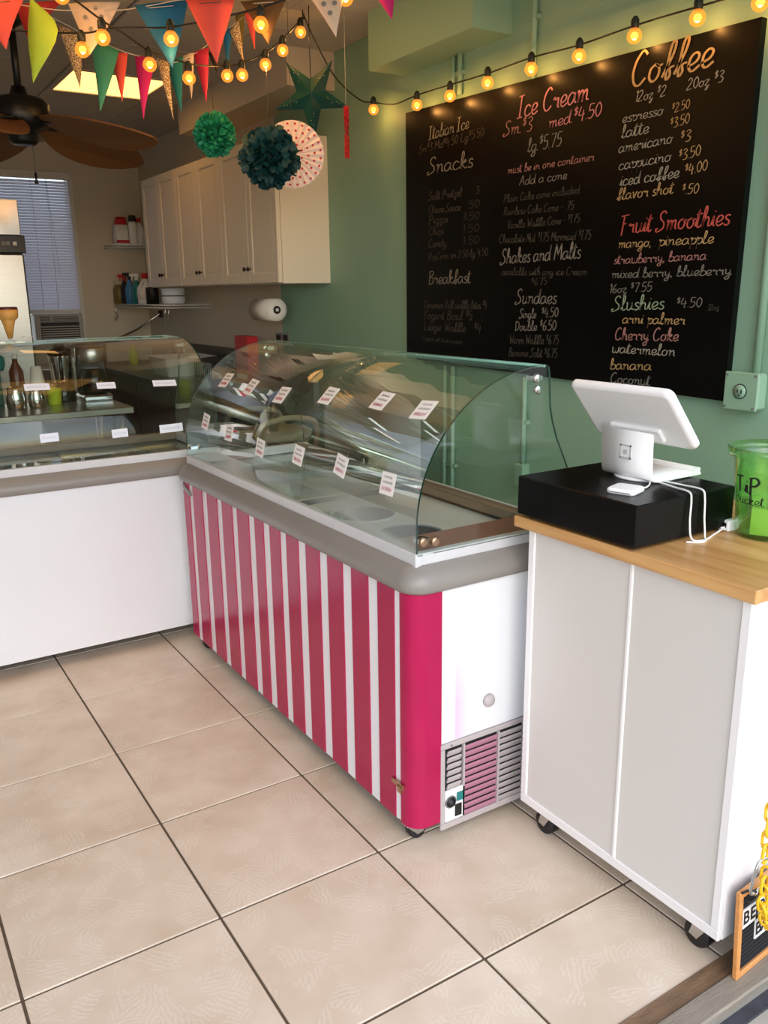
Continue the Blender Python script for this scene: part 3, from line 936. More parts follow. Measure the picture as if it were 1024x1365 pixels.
MB().box(.02, LW - .03, .597, .60, 1.285, 1.293).build('shelf_edge', 'glass_edge_light', fw_)

# ---- flavour cards on the curved glass
def glass_at(z):
    for (a, b), (c, d) in zip(PROF, PROF[1:]):
        if b <= z <= d:
            f = (z - b) / (d - b)
            return a + f * (c - a), math.atan2(c - a, d - b)
    return PROF[-1][0], PI / 2

def card(name, label, group, root, xl, z, w, h, tilt, two):
    y, ang = glass_at(z)
    p = Vector(root.location) + Matrix.Rotation(root.rotation_euler.z, 3, 'Z') @ Vector((xl, y, z))
    base = MB(); base.box(-w / 2, w / 2, -.0004, .0004, -h / 2, h / 2)
    # card lies on the outer side of the glass, leaning back with it
    M = Matrix.Rotation(-ang, 4, 'X') @ Matrix.Rotation(tilt, 4, 'Y') @ Matrix.Translation((0, -.0016, 0))
    base.xf(M)
    o = tag(base.build(name, 'card_white' if two else 'card_blue'), label, 'card', group)
    o.location = p; o.rotation_euler = (0, 0, root.rotation_euler.z)
    ink = MB(); n = Matrix.Translation((0, -.0006, 0))
    def scrib(zz, x0, x1, amp, mi, step=.0045):
        pts = []; x = x0; s_ = 1
        while x < x1:
            pts.append((x, zz + s_ * amp * random.uniform(.5, 1))); x += step * random.uniform(.5, 1.1); s_ = -s_
        ink.tube([(a, -.0006, b) for a, b in pts], .0007, 3, mi)
    if two:
        scrib(h * .28, -w * .3, w * .3, h * .07, 0); scrib(h * .05, -w * .36, w * .36, h * .07, 0)
        scrib(-h * .24, -w * .36, w * .36, h * .12, 1, .004)
    else:
        scrib(0, -w * .38, w * .38, h * .2, 2, .004)
    ink.xf(M)
    ink.build('handwriting', ['ink_grey', 'ink_pink', 'ink_blue'], o)
    return o

ORD = ['first ', 'second ', 'third ', 'fourth ', 'fifth ', 'sixth ', 'seventh ', 'eighth ', 'ninth ']
SU = [(.056, 1.155), (-.189, 1.150), (-.455, 1.145), (-.746, 1.168), (-1.038, 1.180), (-1.249, 1.177)]
SLo = [(.073, .999), (-.168, .986), (-.446, .971), (-.727, .988), (-.992, .998), (-1.244, .991)]
for k, (y, z) in enumerate(SU):
    card('flavour_card', ORD[5 - k] + 'flavour card in upper row of striped freezer, counted from the checkout counter', 'flavour cards on the striped freezer', fz, .30 - y, z, .070, .066, random.uniform(-.12, .12), True)
for k, (y, z) in enumerate(SLo):
    card('flavour_card', ORD[5 - k] + 'flavour card in lower row of striped freezer, counted from the checkout counter', 'flavour cards on the striped freezer', fz, .30 - y, z, .066, .060, random.uniform(-.05, .15), True)
for k, (x, z, w) in enumerate(((.51, 1.134, .095), (.776, 1.123, .075), (1.019, 1.117, .10))):
    card('name_card', ORD[2 - k] + 'white strip label in upper row of white freezer, counted from striped freezer', 'name cards on the white freezer', fw_, x + .555, z, w, .030, .03, False)
for k, (x, z, w) in enumerate(((.52, .943, .07), (.795, .934, .065), (1.011, .935, .10))):
    card('name_card', ORD[2 - k] + 'white strip label in lower row of white freezer, counted from striped freezer', 'name cards on the white freezer', fw_, x + .555, z, w, .034, -.02, False)

# ================================================================== CHECKOUT COUNTER
CX0, CX1, CY0, CY1 = 1.312, 1.90, -2.146, -1.497
ct = thing('checkout_counter', 'white checkout cabinet on casters with a butcher block top', 'counter', ((CX0 + CX1) / 2, (CY0 + CY1) / 2, 0))
cx, cy = (CX0 + CX1) / 2, (CY0 + CY1) / 2
hx, hy = (CX1 - CX0) / 2, (CY1 - CY0) / 2
MB().box(-hx + .013, hx, -hy + .005, hy - .001, .088, .8815).build('body', 'counter_frame', ct)
YD = -1.839 - cy
for a, b in ((-hy + .022, YD - .003), (YD + .003, hy - .022)):
    MB().box(-hx + .005, -hx + .0125, a, b, .1105, .8815).build('panel', 'counter_panel', ct)
for a, b in ((-hy, -hy + .022), (hy - .022, hy)):
    MB().box(-hx, -hx + .012, a, b, .1105, .882, bev=.002).build('frame_stile', 'counter_frame', ct)
MB().box(-hx, -hx + .012, -hy, hy, .084, .110, bev=.002).build('frame_rail', 'counter_frame', ct)
MB().box(-hx + .001, -hx + .01, YD - .005, YD + .005, .108, .882, bev=.002).build('divider_strip', 'counter_frame', ct)
MB().box(-hx + .0125, hx, -hy - .002, -hy + .0045, .086, .8815).build('end_board', 'counter_frame', ct)
MB().lathe([(.001, 0), (.004, 0), (.003, .002), (.001, .002)], 10, (-hx + .07, -hy - .004, .83), axis='y').build('cam_screw', 'ink_grey', ct)
for dx in (-hx + .05, hx - .06):
    for dy in (-hy + .06, hy - .08):
        caster(ct, dx, dy, .086, .034)
MB().tube([(1.49 - cx, -hy - .001, .63), (1.49 - cx, -hy - .022, .632), (1.49 - cx, -hy - .026, .645)], .003, 6).build('chain_hook', 'steel_smooth', ct)
MB().box(-hx - .012, hx + .02, -hy - .014, hy + .046, .882, .911, bev=.002).build('worktop', 'butcher_block', ct)

# ---- cash drawer
DX0, DX1, DY0, DY1 = 1.300, 1.645, -1.856, -1.462
cd = thing('cash_drawer', 'black metal cash drawer box on the wooden counter', 'cash drawer', ((DX0 + DX1) / 2, (DY0 + DY1) / 2, .911))
dx, dy = (DX1 - DX0) / 2, (DY1 - DY0) / 2
MB().box(-dx, dx, -dy, dy, .008, .108, bev=.003).build('case', 'black_matte', cd)
MB().box(dx - .002, dx + .004, -dy + .012, dy - .012, .014, .085, bev=.002).build('drawer_front', 'black_matte', cd)
for a in (-dx + .03, dx - .03):
    for b in (-dy + .035, dy - .035):
        MB().lathe([(.001, 0), (.012, 0), (.012, .009), (.001, .009)], 12, (a, b, 0)).build('foot', 'black_rubber', cd)

# ---- tablet stand
ZT = 1.019
st = thing('tablet_stand', 'white point of sale tablet stand on the black cash drawer', 'tablet stand', (1.482, -1.655, ZT))
MB().lathe([(.002, 0), (.075, 0), (.078, .003), (.075, .006), (.002, .006)], 32, (.075, 0, 0)).build('turntable', 'pos_white', st)
# bent plate: foot, rounded bend, upright plate
prof = []
for p in [(.19, .004), (.05, .004), (.016, .006), (.003, .018), (-.001, .05), (-.003, .12), (.002, .138), (.016, .146), (.05, .150)]:
    prof.append(p)
prof = [(p.x, p.y) for p in catmull([(a, b, 0) for a, b in prof], 5)]
inn = offset_prof(prof, .006)
MB().prism(prof + inn[::-1], -.080, .080, 'y', 0, True).build('bent_plate', 'pos_white', st)
MB().box(.183, .191, -.078, .078, .004, .022, bev=.002).build('foot_lip', 'pos_white', st)
# the small square emblem on the upright
m = MB()
for s_, w in ((.0175, .004),):
    m.box(-.0035, -.0015, -s_, s_, -s_, -s_ + w); m.box(-.0035, -.0015, -s_, s_, s_ - w, s_); m.box(-.0035, -.0015, -s_, -s_ + w, -s_, s_); m.box(-.0035, -.0015, s_ - w, s_, -s_, s_)
m.box(-.0035, -.0015, -.006, .006, -.006, .006)
m.build('emblem', 'emblem_grey', st, (-.0005, 0, .072))
# tablet: back shell faces the shop, screen the cashier
tb = MB()
W2, H2 = .156, .093
tb.loft([(-.011, rrect(-W2 + .012, W2 - .012, -H2 + .012, H2 - .012, .012, 6)), (-.008, rrect(-W2 + .003, W2 - .003, -H2 + .003, H2 - .003, .018, 6)), (-.002, rrect(-W2, W2, -H2, H2, .02, 6)), (.006, rrect(-W2, W2, -H2, H2, .02, 6)), (.010, rrect(-W2 + .004, W2 - .004, -H2 + .004, H2 - .004, .016, 6))])
# local: x = width along -Y, y = up the slope, z = screen normal
ex = Vector((0, 1, 0)); ey = Vector((-.64, 0, .77)).normalized(); ez = ex.cross(ey)
ctr = Vector((1.468, -1.680, 1.190)) - Vector((1.482, -1.655, ZT))
M = Matrix(((ex.x, ey.x, ez.x, ctr.x), (ex.y, ey.y, ez.y, ctr.y), (ex.z, ey.z, ez.z, ctr.z), (0, 0, 0, 1)))
tbo = tb.xf(M).build('tablet_shell', 'pos_white', st)
sc = MB(); sc.box(-W2 + .02, W2 - .02, -H2 + .02, H2 - .02, .0095, .0112)
sc.xf(M).build('screen', 'black_gloss', tbo)
br = MB(); br.box(-.078, .078, -.070, -.03, -.020, -.009, bev=.003); br.xf(M).build('bracket', 'pos_white', st)

# ---- card reader, cables, charger
rd = thing('card_reader', 'small square white card reader on the cash drawer', 'card reader', (1.382, -1.748, ZT), math.radians(18))
MB().loft([(0, rrect(-.033, .033, -.033, .033, .01, 4)), (.003, rrect(-.035, .035, -.035, .035, .012, 4)), (.010, rrect(-.035, .035, -.035, .035, .012, 4)), (.013, rrect(-.031, .031, -.031, .031, .01, 4))]).build('body', 'pos_white', rd)
MB().box(-.0355, -.03, -.026, .026, .004, .006).build('card_slot', 'ink_grey', rd)
tag(MB().tube(catmull([(1.416, -1.748, ZT + .006), (1.44, -1.755, ZT + .004), (1.47, -1.742, ZT + .004), (1.50, -1.72, ZT + .006)], 6), .0022, 6).build('reader_cable', 'cable_white'), 'short white cable joining card reader to tablet stand', 'cable')
for pts, lab in (([(1.515, -1.725, ZT + .005), (1.50, -1.79, ZT + .004), (1.48, -1.85, ZT + .006), (1.472, -1.864, ZT - .01), (1.470, -1.866, .96), (1.474, -1.872, .918), (1.50, -1.885, .9135), (1.56, -1.868, .9135), (1.612, -1.857, .919)], 'white charging cable hanging over cash drawer corner to charger'),
                 ([(1.53, -1.72, ZT + .005), (1.535, -1.79, ZT + .004), (1.525, -1.85, ZT + .006), (1.520, -1.864, ZT - .01), (1.522, -1.866, .96), (1.520, -1.873, .918), (1.49, -1.893, .9135), (1.455, -1.872, .9135)], 'white cable looping down the cash drawer side onto the counter')):
    tag(MB().tube(catmull(pts, 6), .0024, 6).build('charging_cable', 'cable_white'), lab, 'cable')
ch = thing('usb_charger', 'white cube phone charger lying beside the tip bucket', 'charger', (1.628, -1.858, .911), math.radians(-10))
MB().box(-.014, .014, -.014, .014, 0, .028, bev=.003).build('body', 'pos_white', ch)
MB().box(-.0145, -.013, -.007, .001, .009, .021).build('port', 'ink_black', ch)
MB().box(-.026, -.013, -.004, .003, .004, .012).build('plug', 'pos_white', ch)

# ---- tip bucket
bk = thing('tip_bucket', 'translucent green plastic tip bucket with hand-drawn lettering', 'bucket', (1.668, -1.935, .911))
prof = [(.066, 0), (.070, .004), (.080, .10), (.088, .19), (.100, .192), (.104, .200), (.104, .212), (.099, .214), (.099, .2), (.088, .197), (.085, .19), (.077, .10), (.067, .008), (.002, .006)]
MB().lathe(prof, 40, cap=False).build('shell', 'bucket_green', bk)
MB().lathe([(.002, 0), (.066, 0), (.066, .003), (.002, .003)], 32).build('base', 'bucket_green', bk)
def on_bucket(text, ang0, z0, h, span, pen, mi, m):
    n0 = len(m.v)
    stroke_text(m, text, (0, 0, 0), (1, 0, 0), (0, 0, 1), h, span, pen, 0.0, mi)
    for i in range(n0, len(m.v)):
        x, _, z = m.v[i]
        zz = z0 + z; r = .070 + (.088 - .070) * zz / .19 + .0012
        a = ang0 + x / .085
        m.v[i] = (r * math.cos(a), r * math.sin(a), zz)
m = MB()
A0 = math.radians(150)
on_bucket('TiP', A0, .112, .038, .070, .13, 0, m); on_bucket('Bucket', A0 - .05, .085, .024, .085, .08, 0, m)
m.build('lettering', 'ink_black', bk)
m = MB(); n0 = 0
m.box(-.001, .001, -.03, .03, .012, .075); m.xf(Matrix.Rotation(math.radians(205), 4, 'Z') @ Matrix.Translation((.058, 0, 0)))
m.build('paper_note', 'note_paper', bk)
for k, (a, rr, tz) in enumerate(((0.4, .02, .06), (2.2, .03, .08), (4.0, .015, .05), (3.2, .02, .09))):
    m = MB(); m.box(-.033, .033, -.001, .001, 0, tz); m.xf(Matrix.Translation((rr * math.cos(a), rr * math.sin(a), .01)) @ Matrix.Rotation(a, 4, 'Z') @ Matrix.Rotation(.2, 4, 'X'))
    tag(m.build('bank_note', 'bill_green'), 'folded pale green bank note inside the tip bucket', 'bank note', 'bank notes in the tip bucket').location = bk.location

# ---- letter board sign with chain
sg = thing('letter_board', 'small oak-framed black letter board leaning against the counter end', 'letter board', (1.322, -2.182, .012), math.radians(4))
LB = Matrix.Rotation(math.radians(-3), 4, 'X')
SW, SH, SF = .30, .215, .014
def lb(m):
    return m.xf(LB)
for nm, a in (('frame_side', (0, SF, 0, SH)), ('frame_side', (SW - SF, SW, 0, SH)), ('frame_bar', (SF, SW - SF, 0, SF)), ('frame_bar', (SF, SW - SF, SH - SF, SH))):
    lb(MB().box(a[0], a[1], -.012, .0, a[2], a[3], bev=.002)).build(nm, 'sign_oak', sg)
fb = lb(MB().box(SF - .002, SW - SF + .002, -.006, -.001, SF - .002, SH - SF + .002)).build('felt_board', 'felt_black', sg)
for k in range(16):
    lb(MB().box(SF, SW - SF, -.0075, -.005, SF + .004 + k * .011, SF + .0085 + k * .011)).build('felt_ridge', 'felt_black', fb)
LETTERS = [('B', .030, .143), ('E', .056, .143), ('R', .094, .143), ('I', .119, .143), ('G', .144, .143), ('H', .170, .143), ('T', .196, .143), ('B', .082, .092), ('A', .108, .092), ('C', .134, .092), ('K', .160, .092)]
for ch_, x, z in LETTERS:
    o = lb(MB().box(x - .0125, x + .0125, -.0100, -.0073, z - .023, z + .023)).build('letter_tile', 'card_white', sg)
    p = LB @ Vector((x, -.0104, z))
    block_text(ch_, .044, 'ink_black', o, 'letter', p, (PI / 2 + math.radians(-3), 0, 0))
m = MB().tube(catmull([(.004, -.014, .208), (.012, -.016, .200), (.028, -.018, .202), (.035, -.018, .214), (.02, -.008, .222), (.006, .002, .214)], 5), .0028, 6)
m.build('hanging_cord', 'black_rubber', sg)

cb = tag(MB().tube(catmull([(x_, -2.196, z_) for x_, z_ in ((1.336, .232), (1.334, .246), (1.341, .272), (1.349, .298), (1.362, .306), (1.380, .302), (1.400, .284), (1.404, .266), (1.385, .246), (1.362, .230), (1.352, .224), (1.346, .230))], 4, True), .0036, 8, closed=True).build('carabiner', 'steel_smooth'), 'silver carabiner clip joining yellow chain to the letter board', 'carabiner')
chn = thing('plastic_chain', 'yellow plastic chain hanging in front of the letter board', 'chain', (1.46, -2.20, .10))
link0 = None
path = catmull([(.03, .035, .52), (-.05, .02, .36), (-.078, .008, .27), (-.088, .004, .195)], 8)
path2 = catmull([(-.086, -.002, .165), (-.090, -.004, .10), (-.074, -.006, .05), (-.042, -.006, .022), (.0, -.006, .03), (.05, -.002, .08)], 8)
def chain_along(pts, pitch):
    global link0
    pts = [Vector(p) for p in pts]; d = 0; nxt = 0; k = 0
    for a, b in zip(pts, pts[1:]):
        L_ = (b - a).length
        while nxt <= d + L_:
            p = a + (b - a) * ((nxt - d) / L_); t = (b - a).normalized()
            q = t.to_track_quat('X', 'Z') @ Quaternion((1, 0, 0), (PI / 2) * (k % 2) + .3)
            if link0 is None:
                ring = []
                for i in range(16):
                    an = 2 * PI * i / 16
                    ring.append((.0155 * math.cos(an) + (.006 if math.cos(an) > 0 else -.006), .0105 * math.sin(an), 0))
                link0 = MB().tube(ring, .0036, 6, closed=True).build('link', 'chain_yellow', chn)
                o = link0
            else:
                o = link0.copy(); col.objects.link(o)
            o.location = p; o.rotation_mode = 'QUATERNION'; o.rotation_quaternion = q
            nxt += pitch; k += 1
        d += L_
chain_along(path, .030)
chain_along(path2, .022)

# ================================================================== CHALKBOARD WALL
bd = thing('chalkboard_menu', 'large black chalkboard menu hung on the mint wall', 'chalkboard', (2.27, -.435, 1.145))
mm = MB().prism([(.920, .014), (-.918, -.020), (-.930, 1.098), (.920, 1.146)][::-1], .002, .0285, 'x')
mm.build('board', 'board_black', bd)
CHALK = [
    ('Italian Ice', 0.297, 2.146, -0.01, 2.152, 0.055, 'grey'),
    ('Sm$3 Md$4.50 Lg$5.50', 0.375, 2.099, -0.116, 2.107, 0.034, 'dim'),
    ('Snacks', 0.303, 2.003, -0.039, 1.994, 0.068, 'grey'),
    ('Soft Pretzel', 0.296, 1.889, 0.037, 1.884, 0.035, 'dim'),
    ('3', -0.052, 1.882, -0.082, 1.885, 0.03, 'dim'),
    ('Cheese Sauce', 0.296, 1.83, 0.047, 1.826, 0.035, 'dim'),
    ('.50', 0.009, 1.829, -0.084, 1.828, 0.031, 'dim'),
    ('Pizza', 0.296, 1.784, 0.139, 1.782, 0.036, 'dim'),
    ('3.50', 0.04, 1.782, -0.085, 1.779, 0.031, 'dim'),
    ('Chips', 0.296, 1.734, 0.173, 1.733, 0.036, 'dim'),
    ('1.50', 0.04, 1.731, -0.086, 1.73, 0.031, 'dim'),
    ('Candy', 0.296, 1.68, 0.149, 1.68, 0.036, 'dim'),
    ('1.50', 0.039, 1.681, -0.088, 1.681, 0.031, 'dim'),
    ('PopCorn sm 2.50 lg 4.50', 0.296, 1.623, -0.155, 1.628, 0.032, 'dim'),
    ('Breakfast', 0.295, 1.514, -0.035, 1.516, 0.059, 'grey'),
    ('Cinnamon Roll waffle bites $4', 0.332, 1.404, -0.157, 1.405, 0.036, 'dim'),
    ('*Yogurt Bowl $5', 0.351, 1.354, -0.054, 1.355, 0.041, 'dim'),
    ('*Liege', 0.351, 1.301, 0.185, 1.302, 0.041, 'dim'),
    ('Waffle', 0.165, 1.301, 0.0, 1.302, 0.041, 'dim'),
    ('$4', -0.052, 1.302, -0.108, 1.302, 0.041, 'dim'),
    ('*Topped with fruit compote', 0.351, 1.254, 0.019, 1.247, 0.021, 'dim'),
    ('Ice Cream', -0.306, 2.14, -0.704, 2.14, 0.078, 'pink'),
    ('Sm.$3', -0.226, 2.088, -0.404, 2.081, 0.053, 'rose'),
    ('med.$4.50', -0.488, 2.077, -0.766, 2.078, 0.046, 'pink'),
    ('lg.$5.75', -0.373, 2.007, -0.569, 2.005, 0.049, 'grey'),
    ('must be in one container', -0.255, 1.94, -0.747, 1.932, 0.032, 'rose'),
    ('Add a cone', -0.33, 1.889, -0.607, 1.884, 0.036, 'grey'),
    ('Plain Cake cone included', -0.235, 1.832, -0.68, 1.827, 0.03, 'dim'),
    ('Rainbow Cake Cone - .75', -0.237, 1.782, -0.653, 1.772, 0.031, 'dim'),
    ('Vanilla Waffle Cone - $1.75', -0.263, 1.728, -0.687, 1.724, 0.031, 'dim'),
    ('Chocolate Nut $1.75 Mermaid $1.75', -0.212, 1.674, -0.751, 1.66, 0.034, 'dim'),
    ('Shakes and Malts', -0.225, 1.589, -0.699, 1.596, 0.06, 'grey'),
    ('available with any ice Cream', -0.236, 1.544, -0.738, 1.533, 0.031, 'dim'),
    ('$6.75', -0.419, 1.499, -0.515, 1.503, 0.029, 'dim'),
    ('Sundaes', -0.326, 1.428, -0.573, 1.429, 0.059, 'grey'),
    ('Single', -0.352, 1.37, -0.458, 1.372, 0.038, 'grey'),
    ('$4.50', -0.484, 1.375, -0.584, 1.38, 0.036, 'grey'),
    ('Double $6.50', -0.326, 1.318, -0.579, 1.328, 0.039, 'grey'),
    ('Warm Waffle $6.75', -0.295, 1.264, -0.599, 1.274, 0.036, 'dim'),
    ('Banana Split $6.75', -0.292, 1.211, -0.593, 1.221, 0.036, 'dim'),
    ('Coffee', -0.883, 2.144, -1.224, 2.145, 0.103, 'tan'),
    ('12oz $2', -0.907, 2.095, -1.042, 2.092, 0.033, 'white'),
    ('20oz $3', -1.118, 2.093, -1.259, 2.092, 0.033, 'white'),
    ('espresso', -0.855, 2.037, -1.038, 2.036, 0.035, 'white'),
    ('$2.50', -1.065, 2.034, -1.138, 2.039, 0.027, 'tan'),
    ('latte', -0.855, 1.989, -0.98, 1.988, 0.041, 'white'),
    ('$3.50', -1.063, 1.987, -1.142, 1.995, 0.03, 'tan'),
    ('americano', -0.845, 1.942, -1.085, 1.943, 0.038, 'white'),
    ('$3', -1.107, 1.937, -1.153, 1.94, 0.034, 'tan'),
    ('cappucino', -0.85, 1.885, -1.084, 1.888, 0.038, 'white'),
    ('$3.50', -1.106, 1.883, -1.195, 1.892, 0.032, 'tan'),
    ('iced coffee', -0.86, 1.832, -1.122, 1.833, 0.041, 'white'),
    ('$4.00', -1.134, 1.836, -1.225, 1.844, 0.032, 'tan'),
    ('flavor shot', -0.85, 1.786, -1.103, 1.786, 0.039, 'tan'),
    ('$.50', -1.127, 1.779, -1.197, 1.777, 0.03, 'tan'),
    ('Fruit Smoothies', -0.869, 1.671, -1.332, 1.672, 0.062, 'red'),
    ('mango,', -0.869, 1.623, -1.022, 1.622, 0.036, 'tan'),
    ('pineapple', -1.048, 1.622, -1.275, 1.62, 0.038, 'tan'),
    ('strawberry, banana', -0.852, 1.569, -1.257, 1.57, 0.034, 'rose'),
    ('mixed berry, blueberry', -0.845, 1.52, -1.359, 1.521, 0.034, 'grey'),
    ('16oz $7.55', -0.838, 1.467, -1.04, 1.474, 0.031, 'grey'),
    ('Slushies', -0.857, 1.406, -1.096, 1.414, 0.051, 'green'),
    ('$4.50', -1.139, 1.419, -1.246, 1.422, 0.031, 'grey'),
    ('12oz', -1.265, 1.411, -1.31, 1.414, 0.019, 'dim'),
    ('arni palmer', -0.907, 1.362, -1.19, 1.364, 0.038, 'tan'),
    ('Cherry Coke', -0.876, 1.302, -1.168, 1.309, 0.044, 'rose'),
    ('watermelon', -0.865, 1.256, -1.16, 1.258, 0.039, 'white'),
    ('banana', -0.862, 1.195, -1.06, 1.204, 0.04, 'tan'),
    ('Coconut', -0.866, 1.146, -1.058, 1.151, 0.038, 'grey'),
]
for text, ya, za, yb, zb, h, c in CHALK:
    m = MB()
    uu = Vector((0, yb - ya, zb - za))
    vv = Vector((0, zb - za, -(yb - ya)))
    big = h > .05
    stroke_text(m, text, (0, 0, 0), uu, vv, h, uu.length * .97, .075 if big else .085, .15)
    m.build('chalk_lettering', 'chalk_' + c, bd, (-.0005, ya - bd.location.y, za - bd.location.z))

# conduits, boxes on the wall
def conduit(name, label, y, z0, z1, r=.011):
    t = thing(name, label, 'conduit', (2.285, y, z0))
    MB().tube([(0, 0, 0), (0, 0, z1 - z0)], r, 10).build('pipe', 'conduit_mint', t)
    n = max(1, int((z1 - z0) / .8))
    for k in range(n):
        z = (z1 - z0) * (k + .5) / n
        MB().box(-.006, .016, -.022, .022, z - .008, z + .008).build('strap', 'conduit_mint', t)
    return t
for y, lab in ((.135, 'painted conduit pipe on wall below the duct, further from the counter'), (.088, 'painted conduit pipe on wall below the duct, nearer the counter')):
    conduit('conduit', lab.replace('below the duct', 'under the mint duct'), y, 2.30, 2.47)
for y, lab in ((.180, 'painted wall conduit behind the freezer, further of the close pair'), (.118, 'painted wall conduit behind the freezer, nearer of the close pair')):
    conduit('conduit', lab, y, .20, 1.14)
conduit('conduit', 'painted conduit pipe from ceiling to chalkboard top edge', -.375, 2.27, 2.70)
conduit('conduit', 'painted wall conduit behind the freezer with a box at its foot', -.382, .75, 1.13)
tag(MB().box(2.262, 2.302, -.41, -.355, .66, .76, bev=.004).build('junction_box', 'outlet_mint'), 'small painted junction box low on wall behind the freezer', 'junction box')
conduit('conduit', 'painted conduit pipe running down to the outlet box beside the chalkboard', -1.452, 1.20, 2.70, .013)
ob = thing('outlet_box', 'mint painted metal outlet box beside the chalkboard corner', 'outlet box', (2.302, -1.428, 1.165))
MB().box(-.052, -.002, -.058, .058, -.058, .058, bev=.008).build('box', 'outlet_mint', ob)
MB().box(-.056, -.050, -.060, .060, -.060, .060, bev=.003).build('cover', 'outlet_mint', ob)
MB().lathe([(.002, -.006), (.021, -.006), (.021, 0), (.002, 0)], 20, (-.055, 0, 0), axis='x').build('socket', 'outlet_mint', ob)
m = MB(); m.lathe([(.0215, -.002), (.024, -.002), (.024, 0), (.0215, 0)], 20, (-.057, 0, 0), axis='x')
m.box(-.063, -.060, .005, .008, -.004, .006); m.box(-.063, -.060, -.009, -.006, -.006, .006); m.box(-.063, -.060, -.003, .002, -.013, -.009)
m.build('slots', 'ink_black', ob)
for a, b in ((-.05, .05), (.05, .05), (.05, -.05), (-.05, -.05)):
    MB().lathe([(.001, -.002), (.004, -.002), (.004, 0), (.001, 0)], 8, (-.056, a, b), axis='x').build('screw', 'ink_grey', ob)

# ================================================================== WALL CABINETS
YS = [1.30, 2.09, 2.87, 3.62]
CZ0, CZ1, CF = 1.535, 2.312, 1.982
labs = ['cream wall cabinet with two raised-panel doors nearest the chalkboard', 'cream wall cabinet with two raised-panel doors, middle one of three', 'cream wall cabinet with two raised-panel doors beside the corner shelves']
for k in range(3):
    ya, yb = YS[k], YS[k + 1]
    t = thing('wall_cabinet', labs[k], 'cabinet', (CF, (ya + yb) / 2, CZ0), group='wall cabinets')
    h = (yb - ya) / 2; H = CZ1 - CZ0
    MB().box(.02, 2.302 - CF, -h + .0005, h - .0005, 0, H).build('body', 'cabinet_side', t)
    for a, b, ks in ((-h + .004, -.002, -1), (.002, h - .004, 1)):
        d = MB()
        d.box(.002, .019, a, b, .004, H - .004, bev=.002)
        w = b - a
        # routed groove: a proud border and a raised field
        for p in ((a, a + .055, .004, H - .004), (b - .055, b, .004, H - .004), (a + .055, b - .055, .004, .062), (a + .055, b - .055, H - .062, H - .004)):
            d.box(-.006, .004, p[0], p[1], p[2], p[3], bev=.003)
        d.prism([(0, 0)] * 0 or [(-.002, a + .075), (.004, a + .060), (.004, b - .060), (-.002, b - .075)], .085, H - .085, 'z')
        do = d.build('door', 'cabinet_white', t)
        ky = -.028 if ks < 0 else .028
        kk = MB().lathe([(.004, 0), (.004, -.012), (.013, -.018), (.013, -.024), (.006, -.028), (.001, -.028)], 14, (-.006, ky, .085), axis='x')
        kk.build('knob', 'knob_dark', do)

# paper towel roll under the cabinets
pt = thing('paper_towel_roll', 'white paper towel roll on a holder under the cabinet', 'paper towel', (2.13, 1.80, 1.385))
MB().lathe([(.024, -.135), (.066, -.135), (.066, .135), (.024, .135)], 32, axis='y', cap=False).build('roll', 'paper_white', pt)
MB().lathe([(.001, -.137), (.024, -.137), (.024, .137), (.001, .137)], 20, axis='y').build('core', 'core_dark', pt)
MB().box(.0, .172, .138, .146, -.03, .03).build('bracket', 'white_plastic', pt)
MB().lathe([(.001, -.142), (.010, -.142), (.010, -.136), (.001, -.136)], 12, axis='y').build('spindle_cap', 'white_plastic', pt)
op = thing('wall_outlet', 'dark double wall outlet plate below the paper towel roll', 'outlet', (2.30, 1.95, 1.205))
MB().box(-.006, .003, -.095, .095, -.03, .03, bev=.002).build('plate', 'rail_grey', op)
for a in (-.05, .05):
    MB().box(-.009, -.005, a - .03, a + .03, -.018, .018).build('receptacle', 'ac_dark', op)

# ================================================================== CORNER SHELVES AND SUPPLIES
def wire_shelf(name, label, x0, x1, y0, y1, z, n):
    t = thing(name, label, 'shelf', ((x0 + x1) / 2, (y0 + y1) / 2, z))
    hx_, hy_ = (x1 - x0) / 2, (y1 - y0) / 2
    m = MB()
    m.tube([(-hx_, -hy_, 0), (hx_, -hy_, 0), (hx_, hy_, 0), (-hx_, hy_, 0)], .005, 6, closed=True)
    m.tube([(-hx_, -hy_, -.02), (hx_, -hy_, -.02), (hx_, hy_, -.02), (-hx_, hy_, -.02)], .004, 6, closed=True)
    m.build('rim', 'white_plastic', t)
    for k in range(n):
        f = (k + .5) / n
        if hx_ > hy_:
            MB().tube([(-hx_ + 2 * hx_ * f, -hy_, -.003), (-hx_ + 2 * hx_ * f, hy_, -.003)], .003, 5).build('wire', 'white_plastic', t)
        else:
            MB().tube([(-hx_, -hy_ + 2 * hy_ * f, -.003), (hx_, -hy_ + 2 * hy_ * f, -.003)], .003, 5).build('wire', 'white_plastic', t)
    return t
wire_shelf('wire_shelf', 'upper white wire shelf in the back corner', 1.95, 2.298, 4.40, 4.678, 1.895, 14)
wire_shelf('wire_shelf', 'lower white wire shelf under the cabinet end', 1.99, 2.298, 3.15, 4.678, 1.405, 26)
Z1 = 1.900; Z2 = 1.410
def bottle(name, label, loc, prof, m1, cap=None, m2=None, trig=False, group=None):
    t = thing(name, label, 'bottle', loc, group=group)
    MB().lathe(prof, 20).build('body', m1, t)
    z = prof[-1][1]
    if cap:
        MB().lathe([(cap[0], z), (cap[0], z + cap[1]), (cap[0] * .8, z + cap[1] + .004), (.001, z + cap[1] + .004)], 16).build('cap', m2, t)
    if trig:
        m = MB().box(-.055, .02, -.012, .012, z + .03, z + .055, bev=.004); m.box(-.012, .012, -.01, .01, z, z + .035); m.box(-.04, -.032, -.006, .006, z + .0, z + .035)
        m.build('trigger', m2 or 'white_plastic', t)
    return t
